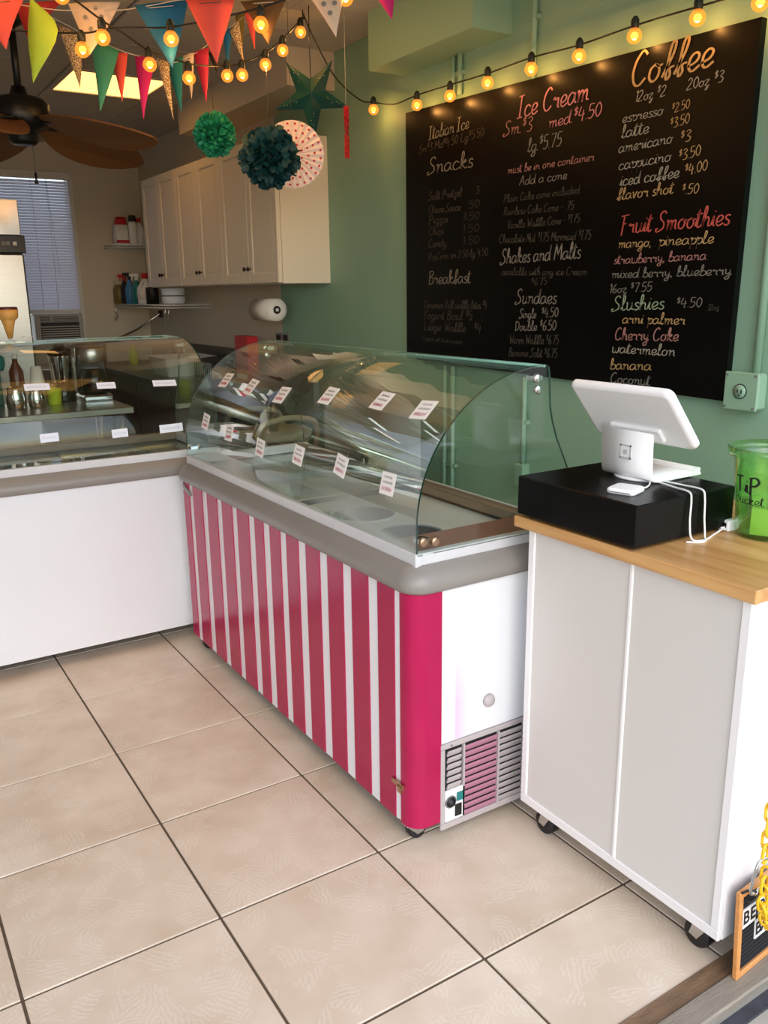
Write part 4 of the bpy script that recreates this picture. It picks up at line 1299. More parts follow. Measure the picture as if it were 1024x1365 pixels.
bx = thing('detergent_tub', 'white and red detergent tub on the upper wire shelf', 'tub', (2.06, 4.53, Z1))
MB().loft([(0, rrect(-.055, .055, -.06, .06, .02, 4)), (.16, rrect(-.055, .055, -.06, .06, .02, 4))]).build('body', 'white_plastic', bx)
MB().loft([(.16, rrect(-.045, .045, -.05, .05, .02, 4)), (.225, rrect(-.03, .045, -.04, .04, .02, 4))]).build('lid', 'red_plastic', bx)
MB().box(-.056, .056, -.061, -.05, .012, .035).build('label_band', 'red_plastic', bx)
bottle('spray_can', 'white spray can with black cap on the upper wire shelf', (2.135, 4.43, Z1), [(.03, 0), (.033, .004), (.033, .17), (.026, .185)], 'white_plastic', (.031, .045), 'black_rubber')
bottle('bleach_bottle', 'white bottle with red cap on the upper wire shelf', (2.21, 4.50, Z1), [(.045, 0), (.05, .006), (.05, .13), (.022, .17), (.018, .185)], 'white_plastic', (.022, .03), 'red_plastic')
bottle('glass_jar', 'squat jar with olive base on the lower wire shelf', (2.03, 4.60, Z2), [(.05, 0), (.055, .004), (.055, .13), (.04, .15), (.04, .16)], 'olive_jar', (.044, .03), 'beige_plastic')
bottle('spray_bottle', 'blue spray bottle with black trigger on the lower wire shelf', (2.05, 4.36, Z2), [(.036, 0), (.04, .005), (.04, .13), (.016, .19), (.014, .2)], 'blue_plastic', None, 'black_rubber', True)
bottle('spray_bottle', 'teal spray bottle with white trigger on the lower wire shelf', (2.06, 4.20, Z2), [(.036, 0), (.04, .005), (.04, .12), (.016, .18), (.014, .19)], 'teal_plastic', None, 'white_plastic', True)
bottle('spray_bottle', 'dark red spray bottle on the lower wire shelf', (2.04, 4.48, Z2), [(.03, 0), (.034, .005), (.034, .14), (.016, .18), (.014, .19)], 'dark_gap', None, 'red_plastic', True)
jug = bottle('detergent_jug', 'white detergent jug with pink label on the lower wire shelf', (2.07, 4.00, Z2), [(.06, 0), (.065, .006), (.065, .13), (.03, .18), (.022, .2)], 'white_plastic', (.026, .04), 'red_plastic')
MB().lathe([(.0655, .035), (.066, .035), (.066, .11), (.0655, .11)], 20, cap=False).build('label', 'rosette_paper', jug)
MB().tube(catmull([(-.03, -.05, .17), (-.06, -.07, .13), (-.062, -.07, .08), (-.05, -.055, .05)], 5), .008, 8).build('handle', 'white_plastic', jug)
bottle('black_tin', 'short black tin on the lower wire shelf', (2.06, 3.80, Z2), [(.05, 0), (.05, .12), (.048, .13)], 'black_rubber')
tb_ = thing('storage_canister', 'pale blue-grey canister with a dark band under the cabinet end', 'canister', (2.10, 3.42, Z2))
MB().lathe([(.072, 0), (.085, .01), (.088, .06), (.088, .118)], 24).build('body', 'card_blue', tb_)
MB().lathe([(.0885, .058), (.0895, .058), (.0895, .066), (.0885, .066)], 24, cap=False).build('band', 'black_rubber', tb_)
for k, y in enumerate((3.30, 3.22, 4.62)):
    tag(MB().tube(catmull([(1.995, y, 1.385), (1.985, y, 1.34), (2.0, y + .01, 1.30), (1.985, y + .02, 1.27), (1.975, y, 1.29)], 5), .004, 6).build('wire_hook', 'steel_smooth'), ['bent wire hook under canister on lower shelf', 'bent wire hook at the near end of lower shelf', 'bent wire hook at the back corner of lower shelf'][k], 'hook')
arm = thing('wall_swing_arm', 'thin metal swing arm fixed low on the wall corner', 'bracket', (2.28, 4.33, 1.32))
MB().tube([(0, 0, 0), (-.14, .22, -.13), (-.30, .30, -.21)], .008, 8).build('arm', 'steel_smooth', arm)
MB().box(-.005, .022, -.03, .03, -.03, .03, bev=.004).build('wall_plate', 'ac_dark', arm)

# ================================================================== KITCHEN AT THE BACK
bc = thing('back_counter', 'dark brown kitchen counter along the wall under the cabinets', 'counter', (2.0, 3.1, 0))
MB().box(-.27, .295, -1.25, .96, .10, .87).build('base', 'dark_wood', bc)
for k in range(3):
    MB().box(-.285, -.268, -1.24 + k * .70, -1.24 + k * .70 + .69, .13, .85, bev=.003).build('cupboard_door', 'dark_wood', bc)
MB().box(-.30, .295, -1.27, .965, .87, .91, bev=.003).build('worktop', 'dark_wood', bc)
MB().box(.27, .295, -1.27, .965, .91, 1.10).build('backsplash', 'dark_wood', bc)
bc2 = thing('sink_counter', 'dark counter under the back window with a steel sink', 'counter', (1.0, 4.36, 0))
MB().box(.12, 1.29, -.28, .31, .10, .87).build('base', 'dark_wood', bc2)
MB().box(.11, 1.295, -.29, .315, .87, .91, bev=.003).build('worktop', 'dark_wood', bc2)
m = MB().loft([(.912, rrect(.15, .66, -.24, .18, .04, 4)), (.916, rrect(.16, .65, -.23, .17, .035, 4))]); m.build('sink_rim', 'steel_smooth', bc2)
MB().tube(catmull([(.60, .22, .91), (.60, .22, 1.04), (.60, .16, 1.08), (.60, .06, 1.05)], 6), .012, 10).build('faucet', 'chrome', bc2)
bottle('soap_bottle', 'yellow-green dish soap bottle standing on the dark counter', (1.97, 4.15, .91), [(.03, 0), (.034, .005), (.034, .11), (.014, .15), (.012, .17)], 'green_plastic', (.014, .02), 'white_plastic')
tag(MB().tube(catmull([(1.95, 3.52, .925), (1.97, 3.46, .945), (2.0, 3.40, .965), (2.03, 3.37, .985)], 5), [.012] * 2 + [.02] * 12 + [.012] * 2, 8).build('banana', 'yellow_plastic'), 'single yellow banana on the dark counter by the soap', 'banana')
bs = thing('dish_basin', 'white plastic dish basin on the dark counter', 'basin', (2.0, 3.05, .911))
MB().loft([(0, rrect(-.16, .16, -.17, .17, .03, 4)), (.13, rrect(-.19, .19, -.2, .2, .03, 4)), (.135, rrect(-.205, .205, -.215, .215, .03, 4))], cap=False).build('shell', 'appliance_grey', bs)
MB().box(-.16, .16, -.17, .17, 0, .006).build('bottom', 'appliance_grey', bs)
rk = thing('dish_rack', 'dark wire dish rack behind the white basin', 'rack', (2.12, 2.62, .911))
m = MB()
for k in range(9):
    m2 = MB().tube([(-.12, -.16 + k * .04, 0), (-.12, -.16 + k * .04, .12), (.12, -.16 + k * .04, .14), (.12, -.16 + k * .04, 0)], .004, 5); m2.build('wire', 'ac_dark', rk)
MB().tube([(-.12, -.16, .12), (-.12, .16, .12), (.12, .16, .14), (.12, -.16, .14)], .005, 6, closed=True).build('rim', 'ac_dark', rk)
rb = thing('red_box', 'red carton standing on the dark counter beneath the cabinets', 'box', (2.17, 2.24, .911))
MB().box(-.04, .04, -.10, .10, 0, .30, bev=.003).build('carton', 'red_plastic', rb)
MB().box(-.042, -.038, -.085, .085, .02, .05).build('label_strip', 'rosette_paper', rb)

# steel reach-in refrigerator
fr_ = thing('steel_refrigerator', 'tall stainless steel reach-in refrigerator in front of the blind', 'refrigerator', (.70, 3.62, 0))
MB().box(-.36, .385, .02, .72, .10, 2.14).build('cabinet', 'fridge_dark', fr_)
MB().box(-.36, .385, -.02, .02, 1.90, 2.14, bev=.004).build('top_panel', 'steel_smooth', fr_)
o = MB().box(-.36, .405, -.035, .02, 1.78, 1.90, bev=.004).build('control_panel', 'fridge_panel', fr_)
for k, (x, mm_) in enumerate(((.20, 'red_plastic'), (.26, 'rail_grey'), (.29, 'rail_grey'), (.335, 'white_plastic'))):
    MB().box(x - .012, x + .012, -.039, -.034, 1.83, 1.855).build('button', mm_, o)
do = MB().box(-.36, .385, -.05, .015, .14, 1.775, bev=.012).build('door', 'steel', fr_)
MB().box(-.345, -.31, -.075, -.045, .85, 1.35, bev=.008).build('door_handle', 'ac_dark', do)
MB().box(-.34, .37, .03, .70, 0, .10).build('plinth', 'ac_dark', fr_)

# steel work table behind the white freezer
tbl = thing('steel_prep_table', 'stainless steel prep table behind the plain white freezer', 'table', (.30, 1.77, 0))
MB().box(-.80, .87, -.29, .29, .865, .90, bev=.004).build('top', 'steel', tbl)
for x in (-.74, .81):
    for y in (-.23, .23):
        MB().tube([(x, y, 0), (x, y, .87)], .02, 10).build('leg', 'steel_smooth', tbl)
MB().box(-.76, .83, -.25, .25, .25, .27).build('undershelf', 'steel', tbl)
TZ = .90
def pitcher(label, x, y, s, rz):
    t = thing('milk_pitcher', label, 'pitcher', (x, y, TZ), math.radians(rz), 'milk pitchers')
    MB().lathe([(.034 * s, 0), (.042 * s, .006), (.042 * s, .055 * s), (.034 * s, .085 * s), (.037 * s, .10 * s), (.035 * s, .10 * s), (.03 * s, .085 * s), (.038 * s, .05 * s), (.036 * s, .008), (.001, .008)], 24).build('body', 'steel_smooth', t)
    MB().tube(catmull([(.036 * s, 0, .085 * s), (.068 * s, 0, .08 * s), (.07 * s, 0, .04 * s), (.042 * s, 0, .02 * s)], 5), .004, 6).build('handle', 'steel_smooth', t)
pitcher('larger steel milk pitcher on the prep table beside the dark grinder', .63, 1.76, 1.15, 250)
pitcher('smaller steel milk pitcher on the prep table next to lime cup', .735, 1.77, 1.0, 280)
c = thing('lime_cup', 'lime green plastic cup on the steel prep table', 'cup', (.845, 1.86, TZ))
MB().lathe([(.034, 0), (.036, .004), (.042, .085), (.044, .088), (.041, .088), (.034, .006), (.001, .006)], 24).build('body', 'green_plastic', c)
c = thing('blender', 'chrome and black blender on the prep table', 'blender', (.92, 1.98, TZ))
MB().lathe([(.065, 0), (.07, .01), (.06, .09), (.05, .10)], 24).build('base', 'black_gloss', c)
MB().lathe([(.048, .10), (.055, .13), (.062, .25), (.062, .26)], 24).build('jar', 'steel_smooth', c)
MB().lathe([(.064, .26), (.064, .29), (.03, .30), (.03, .32), (.001, .32)], 24).build('lid', 'black_gloss', c)
MB().tube(catmull([(-.01, -.058, .25), (-.02, -.10, .24), (-.02, -.10, .15), (-.01, -.056, .13)], 5), .010, 8).build('handle', 'black_gloss', c)
c = thing('coffee_maker', 'black coffee maker with a steel band on the prep table', 'coffee maker', (1.085, 1.95, TZ))
MB().box(-.085, .085, -.10, .10, 0, .035, bev=.01).build('base', 'steel_smooth', c)
MB().box(-.085, .085, .02, .10, .035, .24, bev=.008).build('column', 'black_gloss', c)
MB().lathe([(.06, .04), (.072, .06), (.072, .13), (.055, .17), (.05, .18)], 24, (0, -.025, 0)).build('carafe', 'black_gloss', c)
MB().lathe([(.085, .215), (.088, .22), (.088, .29), (.085, .295)], 28, (0, 0, 0)).build('steel_band', 'steel', c)
MB().lathe([(.084, .295), (.092, .32), (.088, .345), (.001, .35)], 28).build('lid', 'lid_brown', c)
c = thing('cup_stack', 'stack of upside-down white paper cups on the prep table', 'cups', (.79, 2.0, TZ))
for k in range(4):
    MB().lathe([(.043, 0), (.041, .004), (.028, .098), (.001, .098)], 20, (0, 0, .018 * k + .05)).build('cup', 'white_plastic', c)
MB().lathe([(.047, 0), (.047, .05), (.001, .05)], 20).build('cup_base', 'white_plastic', c)
bottle('syrup_bottle', 'brown syrup bottle with white pump on the prep table', (.685, 2.0, TZ), [(.036, 0), (.038, .005), (.038, .18), (.014, .23), (.014, .25)], 'brown_bottle', (.016, .02), 'white_plastic')
c = thing('grinder', 'dark coffee grinder on the prep table', 'grinder', (.50, 1.86, TZ))
MB().box(-.05, .045, -.06, .06, 0, .13, bev=.01).build('body', 'black_gloss', c)
MB().lathe([(.03, .13), (.05, .20), (.05, .215), (.001, .22)], 20).build('hopper', 'brown_bottle', c)
c = thing('teal_mixer', 'teal stand mixer on the prep table by the grinder', 'mixer', (.54, 1.99, TZ))
MB().loft([(0, rrect(-.09, .06, -.06, .06, .03)), (.04, rrect(-.09, .06, -.06, .06, .03)), (.05, rrect(.0, .06, -.04, .04, .02)), (.20, rrect(.0, .06, -.04, .04, .02))]).build('stand', 'teal_plastic', c)
MB().loft([(.19, rrect(-.09, .08, -.045, .045, .03)), (.22, rrect(-.11, .09, -.055, .055, .04)), (.26, rrect(-.11, .09, -.055, .055, .04)), (.285, rrect(-.08, .06, -.03, .03, .025))]).build('head', 'teal_plastic', c)
c2 = MB().lathe([(.03, .045), (.05, .055), (.06, .12), (.057, .12), (.045, .06), (.001, .055)], 20, (-.05, 0, 0)).build('bowl', 'white_plastic', c)

# things standing on the white freezer's glass shelf
c = thing('cone_display', 'model chocolate-dipped waffle cone on a clear stand', 'display cone', (.50, .895, 1.292))
MB().lathe([(.001, 0), (.022, 0), (.022, .004), (.008, .008), (.006, .03), (.012, .036)], 20).build('stand', 'clear_plastic', c)
MB().lathe([(.010, .016), (.022, .07), (.036, .118), (.038, .122), (.001, .124)], 24).build('cone', 'cone_waffle', c)
MB().lathe([(.034, .098), (.040, .108), (.043, .140), (.040, .147), (.030, .142), (.001, .130)], 24).build('chocolate_rim', 'cone_choc', c)
MB().lathe([(.033, .094), (.041, .104), (.043, .118), (.0435, .136), (.0405, .136), (.035, .10)], 24, cap=False).build('sugar_band', 'cone_waffle', c)
c = thing('cake_pedestal', 'tiny white cake pedestal on the freezer top shelf', 'pedestal', (.572, .90, 1.292))
MB().lathe([(.012, 0), (.012, .003), (.004, .006), (.004, .016), (.024, .018), (.025, .021), (.001, .022)], 20).build('stand', 'white_plastic', c)

# behind the striped freezer
ap = thing('round_top_machine', 'pale grey round-topped machine behind the striped freezer', 'machine', (1.93, .34, 0))
pts = [(-.24, 0), (.24, 0), (.24, .90)] + [(.24 * math.cos(a), .90 + .11 * math.sin(a)) for a in [PI * k / 12 for k in range(1, 12)]] + [(-.24, .90)]
pts = [(-.235, 0), (.255, 0), (.255, .88)] + [(.01 + .245 * math.cos(a), .88 + .13 * math.sin(a) ** .8) for a in [PI * k / 14 for k in range(1, 14)]] + [(-.235, .93)]
MB().prism(pts, -.08, .16, 'x').build('body', 'appliance_grey', ap)
for z in (.865, .835):
    MB().lathe([(.001, -.002), (.006, -.002), (.006, 0), (.001, 0)], 10, (-.08, -.13, z), axis='x').build('vent_hole', 'ink_grey', ap)
MB().box(-.083, -.079, -.17, -.09, .81, .89).build('plate', 'appliance_grey', ap)
chv = thing('beige_stool', 'beige padded stool with looped tube arms behind the freezer', 'stool', (1.86, 1.22, 0))
MB().lathe([(.001, .70), (.20, .70), (.215, .715), (.215, .735), (.20, .748), (.001, .752)], 28).build('seat', 'beige_plastic', chv)
for sy in (-1, 1):
    MB().tube(catmull([(-.17, sy * .20, .60), (-.18, sy * .225, .78), (-.08, sy * .235, .83), (.06, sy * .235, .83), (.16, sy * .225, .78), (.15, sy * .20, .60)], 6), .016, 8).build('arm', 'beige_plastic', chv)
for a in range(4):
    an = PI / 4 + a * PI / 2
    MB().tube([(.13 * math.cos(an), .13 * math.sin(an), .70), (.21 * math.cos(an), .21 * math.sin(an), .0)], .014, 8).build('leg', 'beige_plastic', chv)
MB().prism([(p[0], p[1]) for p in rrect(-.19, .19, .80, 1.05, .06, 5)], .165, .20, 'x').build('backrest', 'grey_cloth', chv)
bottle('clear_cup', 'clear plastic cup standing on the beige stool', (1.82, 1.12, .752), [(.026, 0), (.028, .003), (.034, .10), (.032, .10), (.026, .005)], 'clear_plastic')

# ================================================================== CEILING FAN
fan = thing('ceiling_fan', 'black ceiling fan with brown palm-leaf blades', 'ceiling fan', (.735, 1.36, 2.70))
MB().lathe([(.001, 0), (.06, 0), (.055, -.03), (.02, -.05), (.001, -.05)], 20).build('canopy', 'fan_black', fan)
MB().tube([(0, 0, -.02), (0, 0, -.33)], .016, 10).build('downrod', 'fan_black', fan)
MB().lathe([(.001, -.29), (.03, -.295), (.04, -.33), (.10, -.345), (.125, -.365), (.128, -.44), (.115, -.465), (.07, -.48), (.065, -.525), (.05, -.54), (.001, -.54)], 28).build('motor', 'fan_black', fan)
def blade_mesh():
    # palm leaf outline along x
    out = [(.10, .03), (.16, .075), (.26, .125), (.38, .145), (.50, .13), (.60, .09), (.67, .035), (.685, .0), (.67, -.035), (.60, -.09), (.50, -.13), (.38, -.145), (.26, -.125), (.16, -.075), (.10, -.03)]
    out = [(p.x, p.y) for p in catmull([(a, b, 0) for a, b in out], 3)]
    m = MB(); m.prism(out, -.004, .004, 'z')
    for i, (x, y, z) in enumerate(m.v):
        m.v[i] = (x, y, z - .20 * (x - .1) + .012 * math.cos(y * 14))
    m.xf(Matrix.Rotation(math.radians(-17), 4, 'X'))
    return m
b0 = None
for k in range(5):
    a = math.radians(-46 + 72 * k)
    if b0 is None:
        b0 = blade_mesh().build('blade', 'palm_blade', fan, (0, 0, -.455), (0, 0, a)); ir0 = MB().box(.06, .22, -.03, .03, .004, .014, bev=.003).build('blade_iron', 'fan_black', b0)
        ir0.data.transform(Matrix.Rotation(math.radians(4), 4, 'Y'))
    else:
        c = b0.copy(); col.objects.link(c); c.rotation_euler = (0, 0, a)
        i2 = ir0.copy(); col.objects.link(i2); i2.parent = c
MB().tube([(.03, -.03, -.53), (.03, -.03, -.66)], .0015, 5).build('pull_chain', 'thread_dark', fan)
MB().lathe([(.001, -.66), (.006, -.665), (.005, -.69), (.010, -.71), (.001, -.712)], 10, (.03, -.03, 0)).build('tassel', 'fan_black', fan)

# ================================================================== HANGING PAPER DECORATIONS
CEILZ = 2.703
sr = thing('star_lantern', 'dark teal five-pointed paper star lantern with pinholes', 'paper star', (1.832, .592, 2.34))
view = Vector((1.832 + .136, .592 + 3.077, 0)).normalized()       # lantern faces the shop front
sx_ = Vector((-view.y, view.x, 0)) * -1
R1, R2, DEP = .185, .068, .055
rim = []
for k in range(10):
    a = math.radians(90 + 8) + 2 * PI * k / 10
    r = R1 if k % 2 == 0 else R2
    if k == 5: r = R2
    rim.append((sx_ * (r * math.cos(a)) + Vector((0, 0, r * math.sin(a)))))
# one long point straight down
a0 = math.radians(-90)
rim = []
for k in range(10):
    a = a0 + math.radians(2) + 2 * PI * k / 10
    r = (.195 if k == 0 else .178) if k % 2 == 0 else R2
    rim.append(sx_ * (r * math.cos(a)) + Vector((0, 0, r * math.sin(a))))
vs_ = rim + [view * DEP, view * -DEP]
MB().add(vs_, [(k, (k + 1) % 10, 10) for k in range(10)] + [((k + 1) % 10, k, 11) for k in range(10)]).build('body', 'star_teal', sr)
m = MB()
for k in range(0, 10, 2):
    for f, g in ((.35, .10), (.5, -.08), (.62, .05), (.45, .02), (.72, 0)):
        tip = rim[k]; side = rim[(k + 1) % 10] if g > 0 else rim[k - 1]
        p = tip * f + side * abs(g) * 2
        q = p + view * (-DEP * (1 - f) * .75 - .004)
        m.lathe([(.001, -.001), (.0022, 0), (.001, .001)], 6, tuple(q))
m.build('pinholes', 'paper_white', sr)['kind'] = 'stuff'
MB().tube([(0, 0, .06), (-.002, 0, .20), (.0, .0, CEILZ - 2.34)], .0022, 6).build('cord', 'wire_black', sr)

def pompom(label, loc, R, matn, n, seed, petal, group):
    rnd = random.Random(seed)
    t = thing('paper_pompom', label, 'pompom', loc, group=group)
    m = MB()
    for i in range(n):
        z = 1 - 2 * (i + .5) / n; a = i * 2.39996
        r = math.sqrt(1 - z * z)
        d = Vector((r * math.cos(a), r * math.sin(a), z))
        d = (d + Vector((rnd.uniform(-.12, .12), rnd.uniform(-.12, .12), rnd.uniform(-.12, .12)))).normalized()
        u = d.orthogonal().normalized(); u.rotate(Quaternion(d, rnd.uniform(0, 6.28))); w = d.cross(u)
        L_ = R * rnd.uniform(.86, 1.04); hw = petal * rnd.uniform(.7, 1.2)
        base = d * (R * .45); mid = d * (L_ * .80); tip = d * L_
        cup = petal * rnd.uniform(.2, .6)
        vs__ = [base - u * hw * .3, base + u * hw * .3, mid + u * hw + w * cup * .2, tip + u * hw * .55 + w * cup, tip * 1.02 + w * cup * .4, tip - u * hw * .55 + w * cup, mid - u * hw + w * cup * .2, mid + w * (-cup * .5)]
        m.add(vs__, [(0, 1, 7), (1, 2, 7), (2, 3, 7), (3, 4, 7), (4, 5, 7), (5, 6, 7), (6, 0, 7)], 0, False)
    m.build('tissue_petals', matn, t)['kind'] = 'stuff'
    MB().lathe([(R * .05, -R * .5), (R * .38, -R * .3), (R * .5, 0), (R * .38, R * .3), (R * .05, R * .5)], 12).build('core', matn, t)
    MB().tube([(0, 0, R * .9), (0, 0, CEILZ - loc[2])], .0012, 5).build('thread', 'thread_dark', t)
    return t
pompom('smaller sea-green tissue pompom hanging before the cabinets', (1.42, .74, 2.165), .094, 'pom_green', 420, 3, .017, 'tissue pompoms')
pompom('larger dark teal tissue pompom hanging before the dotted rosette', (1.54, .436, 2.042), .130, 'pom_teal', 240, 5, .030, 'tissue pompoms')

rs = thing('paper_rosette', 'white folded paper rosette with red polka dots', 'paper rosette', (1.731, .60, 2.088))
vdir = Vector((1.731 + .136, .60 + 3.077, .45)).normalized()
ux = Vector((vdir.y, -vdir.x, 0)).normalized(); uy = ux.cross(vdir)
NF = 56; RR = .142
vs__ = []; fs = []
for k in range(NF):
    a = 2 * PI * k / NF; dz = .006 if k % 2 else -.006
    d = ux * math.cos(a) + uy * math.sin(a)
    vs__ += [d * .012 + vdir * dz * .3, d * RR + vdir * dz, d * RR + vdir * (dz + .002), d * .012 + vdir * (dz * .3 + .002)]
for k in range(NF):
    j = (k + 1) % NF
    fs += [(4 * k, 4 * j, 4 * j + 1, 4 * k + 1), (4 * k + 3, 4 * k + 2, 4 * j + 2, 4 * j + 3), (4 * k + 1, 4 * j + 1, 4 * j + 2, 4 * k + 2), (4 * k, 4 * k + 3, 4 * j + 3, 4 * j)]
MB().add(vs__, fs).build('pleats', 'rosette_paper', rs)
dots = MB()
for ring, n in ((.045, 9), (.072, 14), (.100, 19), (.128, 24)):
    for k in range(n):
        a = 2 * PI * (k + .3 * ring * 40) / n
        c_ = (ux * math.cos(a) + uy * math.sin(a)) * ring - vdir * .0075
        pts = [c_ + (ux * math.cos(b) + uy * math.sin(b)) * .0052 for b in [2 * PI * q / 10 for q in range(10)]]
        dots.add(pts, [tuple(range(10))])
dots.build('polka_dots', 'rosette_dot', rs)
MB().tube([uy * RR * .95, Vector((uy.x * RR, uy.y * RR, CEILZ - 2.088))], .0012, 5).build('thread', 'thread_dark', rs)

rf = thing('paper_fan', 'red paper fan hanging edge-on beside the star lantern', 'paper fan', (1.941, .472, 2.178))
vh = Vector((1.941 + .136, .472 + 3.077, 0)).normalized()
nn_ = Vector((vh.y, -vh.x, 0))
vs__ = []; fs = []
NF = 48; RR = .108
for k in range(NF):
    a = 2 * PI * k / NF; dz = .010 if k % 2 else -.010
    d = vh * math.cos(a) + Vector((0, 0, 1)) * math.sin(a)
    vs__ += [d * .01 + nn_ * dz * .6, d * RR + nn_ * dz, d * RR + nn_ * (dz + .003), d * .01 + nn_ * (dz * .6 + .003)]
for k in range(NF):
    j = (k + 1) % NF
    fs += [(4 * k, 4 * j, 4 * j + 1, 4 * k + 1), (4 * k + 3, 4 * k + 2, 4 * j + 2, 4 * j + 3), (4 * k + 1, 4 * j + 1, 4 * j + 2, 4 * k + 2), (4 * k, 4 * k + 3, 4 * j + 3, 4 * j)]
MB().add(vs__, fs).build('pleats', 'fan_red', rf)
MB().tube([(0, 0, RR * .95), (0, 0, CEILZ - 2.178)], .0012, 5).build('thread', 'thread', rf)

# ================================================================== BUNTING AND STRING LIGHTS
PENNANTS = [
    ('coral', [(0.386, 0.178, 2.395), (0.538, 0.087, 2.412), (0.461, 0.085, 2.246)]),
    ('dark_red', [(0.557, 0.33, 2.446), (0.698, 0.245, 2.459), (0.573, 0.286, 2.336)]),
    ('lime', [(0.555, 0.101, 2.414), (0.615, 0.031, 2.31), (0.523, 0.039, 2.147), (0.531, 0.079, 2.293)]),
    ('cream_dots', [(0.693, 0.179, 2.435), (0.843, 0.085, 2.438), (0.729, 0.106, 2.27)]),
    ('blue', [(0.861, 0.005, 2.416), (1.015, -0.087, 2.43), (0.939, -0.109, 2.205)]),
    ('coral', [(0.967, -0.19, 2.397), (1.102, -0.273, 2.404), (1.023, -0.29, 2.189)]),
    ('bronze', [(1.137, -0.234, 2.404), (1.266, -0.314, 2.412), (1.194, -0.314, 2.264)]),
    ('cream_dots', [(1.301, -0.402, 2.397), (1.398, -0.461, 2.405), (1.356, -0.474, 2.275)]),
    ('magenta', [(1.488, -0.492, 2.41), (1.549, -0.528, 2.419), (1.528, -0.54, 2.337)]),
    ('glitter', [(0.748, 0.586, 2.476), (0.823, 0.525, 2.433), (0.785, 0.491, 2.246)]),
    ('teal_green', [(0.844, 0.51, 2.427), (0.931, 0.441, 2.382), (0.839, 0.429, 2.155)]),
    ('coral', [(0.917, 0.513, 2.391), (0.973, 0.477, 2.387), (0.932, 0.444, 2.198)]),
    ('magenta', [(0.996, 0.459, 2.379), (1.061, 0.412, 2.358), (0.99, 0.387, 2.133)]),
    ('glitter', [(1.082, 0.464, 2.375), (1.124, 0.432, 2.357), (1.105, 0.38, 2.147)]),
    ('teal', [(1.133, 0.492, 2.37), (1.194, 0.459, 2.39), (1.153, 0.422, 2.185)]),
    ('cream_dots', [(1.212, 0.514, 2.406), (1.252, 0.493, 2.42), (1.215, 0.462, 2.245)]),
    ('crimson', [(1.248, 0.498, 2.426), (1.304, 0.467, 2.443), (1.264, 0.426, 2.227)]),
    ('black', [(1.318, 0.52, 2.445), (1.343, 0.502, 2.436), (1.343, 0.47, 2.335)]),
    ('blue', [(1.405, 0.553, 2.534), (1.443, 0.536, 2.557), (1.399, 0.506, 2.368)]),
    ('glitter', [(1.429, 0.538, 2.533), (1.47, 0.527, 2.581), (1.461, 0.481, 2.412)]),
    ('olive', [(1.482, 0.589, 2.609), (1.519, 0.571, 2.627), (1.476, 0.537, 2.426)]),
    ('coral', [(1.514, 0.574, 2.627), (1.557, 0.548, 2.633), (1.529, 0.519, 2.48)]),
]
GARLAND_NEAR = [(0.357, 0.269, 2.429), (0.558, 0.171, 2.406), (0.688, 0.176, 2.413), (0.845, 0.063, 2.41), (0.99, -0.151, 2.41), (1.121, -0.244, 2.419), (1.269, -0.325, 2.42), (1.371, -0.416, 2.417), (1.569, -0.511, 2.435)]
GARLAND_FAR = [(0.716, 0.619, 2.517), (0.829, 0.523, 2.441), (0.942, 0.459, 2.385), (1.024, 0.451, 2.37), (1.137, 0.45, 2.362), (1.26, 0.489, 2.423), (1.413, 0.548, 2.534), (1.583, 0.574, 2.648), (1.822, 0.652, 2.721)]
BULBS_NEAR = [(0.607, -0.09, 2.376), (0.691, 0.043, 2.265), (0.733, -0.052, 2.285), (0.93, -0.139, 2.287), (1.159, -0.338, 2.313), (1.4, -0.466, 2.393)]
BULBS_FAR = [(0.95, 0.15, 2.273), (1.12, 0.222, 2.262), (1.351, 0.403, 2.331), (1.425, 0.422, 2.346), (1.535, 0.43, 2.399), (1.653, 0.503, 2.483), (1.791, 0.596, 2.593)]
BULBS_BOARD = [(2.215, 0.677, 2.333), (2.215, 0.31, 2.29), (2.215, 0.064, 2.283), (2.215, -0.185, 2.287), (2.215, -0.441, 2.285), (2.215, -0.689, 2.276), (2.215, -0.938, 2.283), (2.215, -1.184, 2.276), (2.215, -1.397, 2.264)]
WIRE_NEAR = [(0.393, 0.282, 2.347), (0.559, 0.171, 2.331), (0.699, 0.054, 2.318), (0.747, -0.013, 2.318), (0.816, -0.055, 2.324), (0.935, -0.131, 2.324), (1.075, -0.25, 2.346), (1.167, -0.327, 2.366), (1.279, -0.385, 2.406)]
WIRE_DIAG = [(0.588, -0.068, 2.408), (0.664, -0.024, 2.389), (0.767, 0.049, 2.362), (0.854, 0.112, 2.35), (0.957, 0.159, 2.319), (1.059, 0.217, 2.32), (1.128, 0.233, 2.314), (1.256, 0.345, 2.344), (1.357, 0.412, 2.372), (1.432, 0.432, 2.393), (1.542, 0.44, 2.447), (1.66, 0.513, 2.53), (1.799, 0.607, 2.647), (1.856, 0.69, 2.714)]
WIRE_DROP = [(1.856, 0.69, 2.714), (1.904, 0.688, 2.608), (2.016, 0.692, 2.456), (2.25, 0.859, 2.412), (2.25, 0.732, 2.379), (2.25, 0.552, 2.338), (2.25, 0.36, 2.343), (2.25, 0.112, 2.339), (2.25, -0.141, 2.333), (2.25, -0.399, 2.336), (2.25, -0.651, 2.324), (2.25, -0.904, 2.326), (2.25, -1.153, 2.319), (2.25, -1.369, 2.309), (2.25, -1.475, 2.301)]

def pin(p):
    return (p[0], p[1], min(p[2], 2.698))

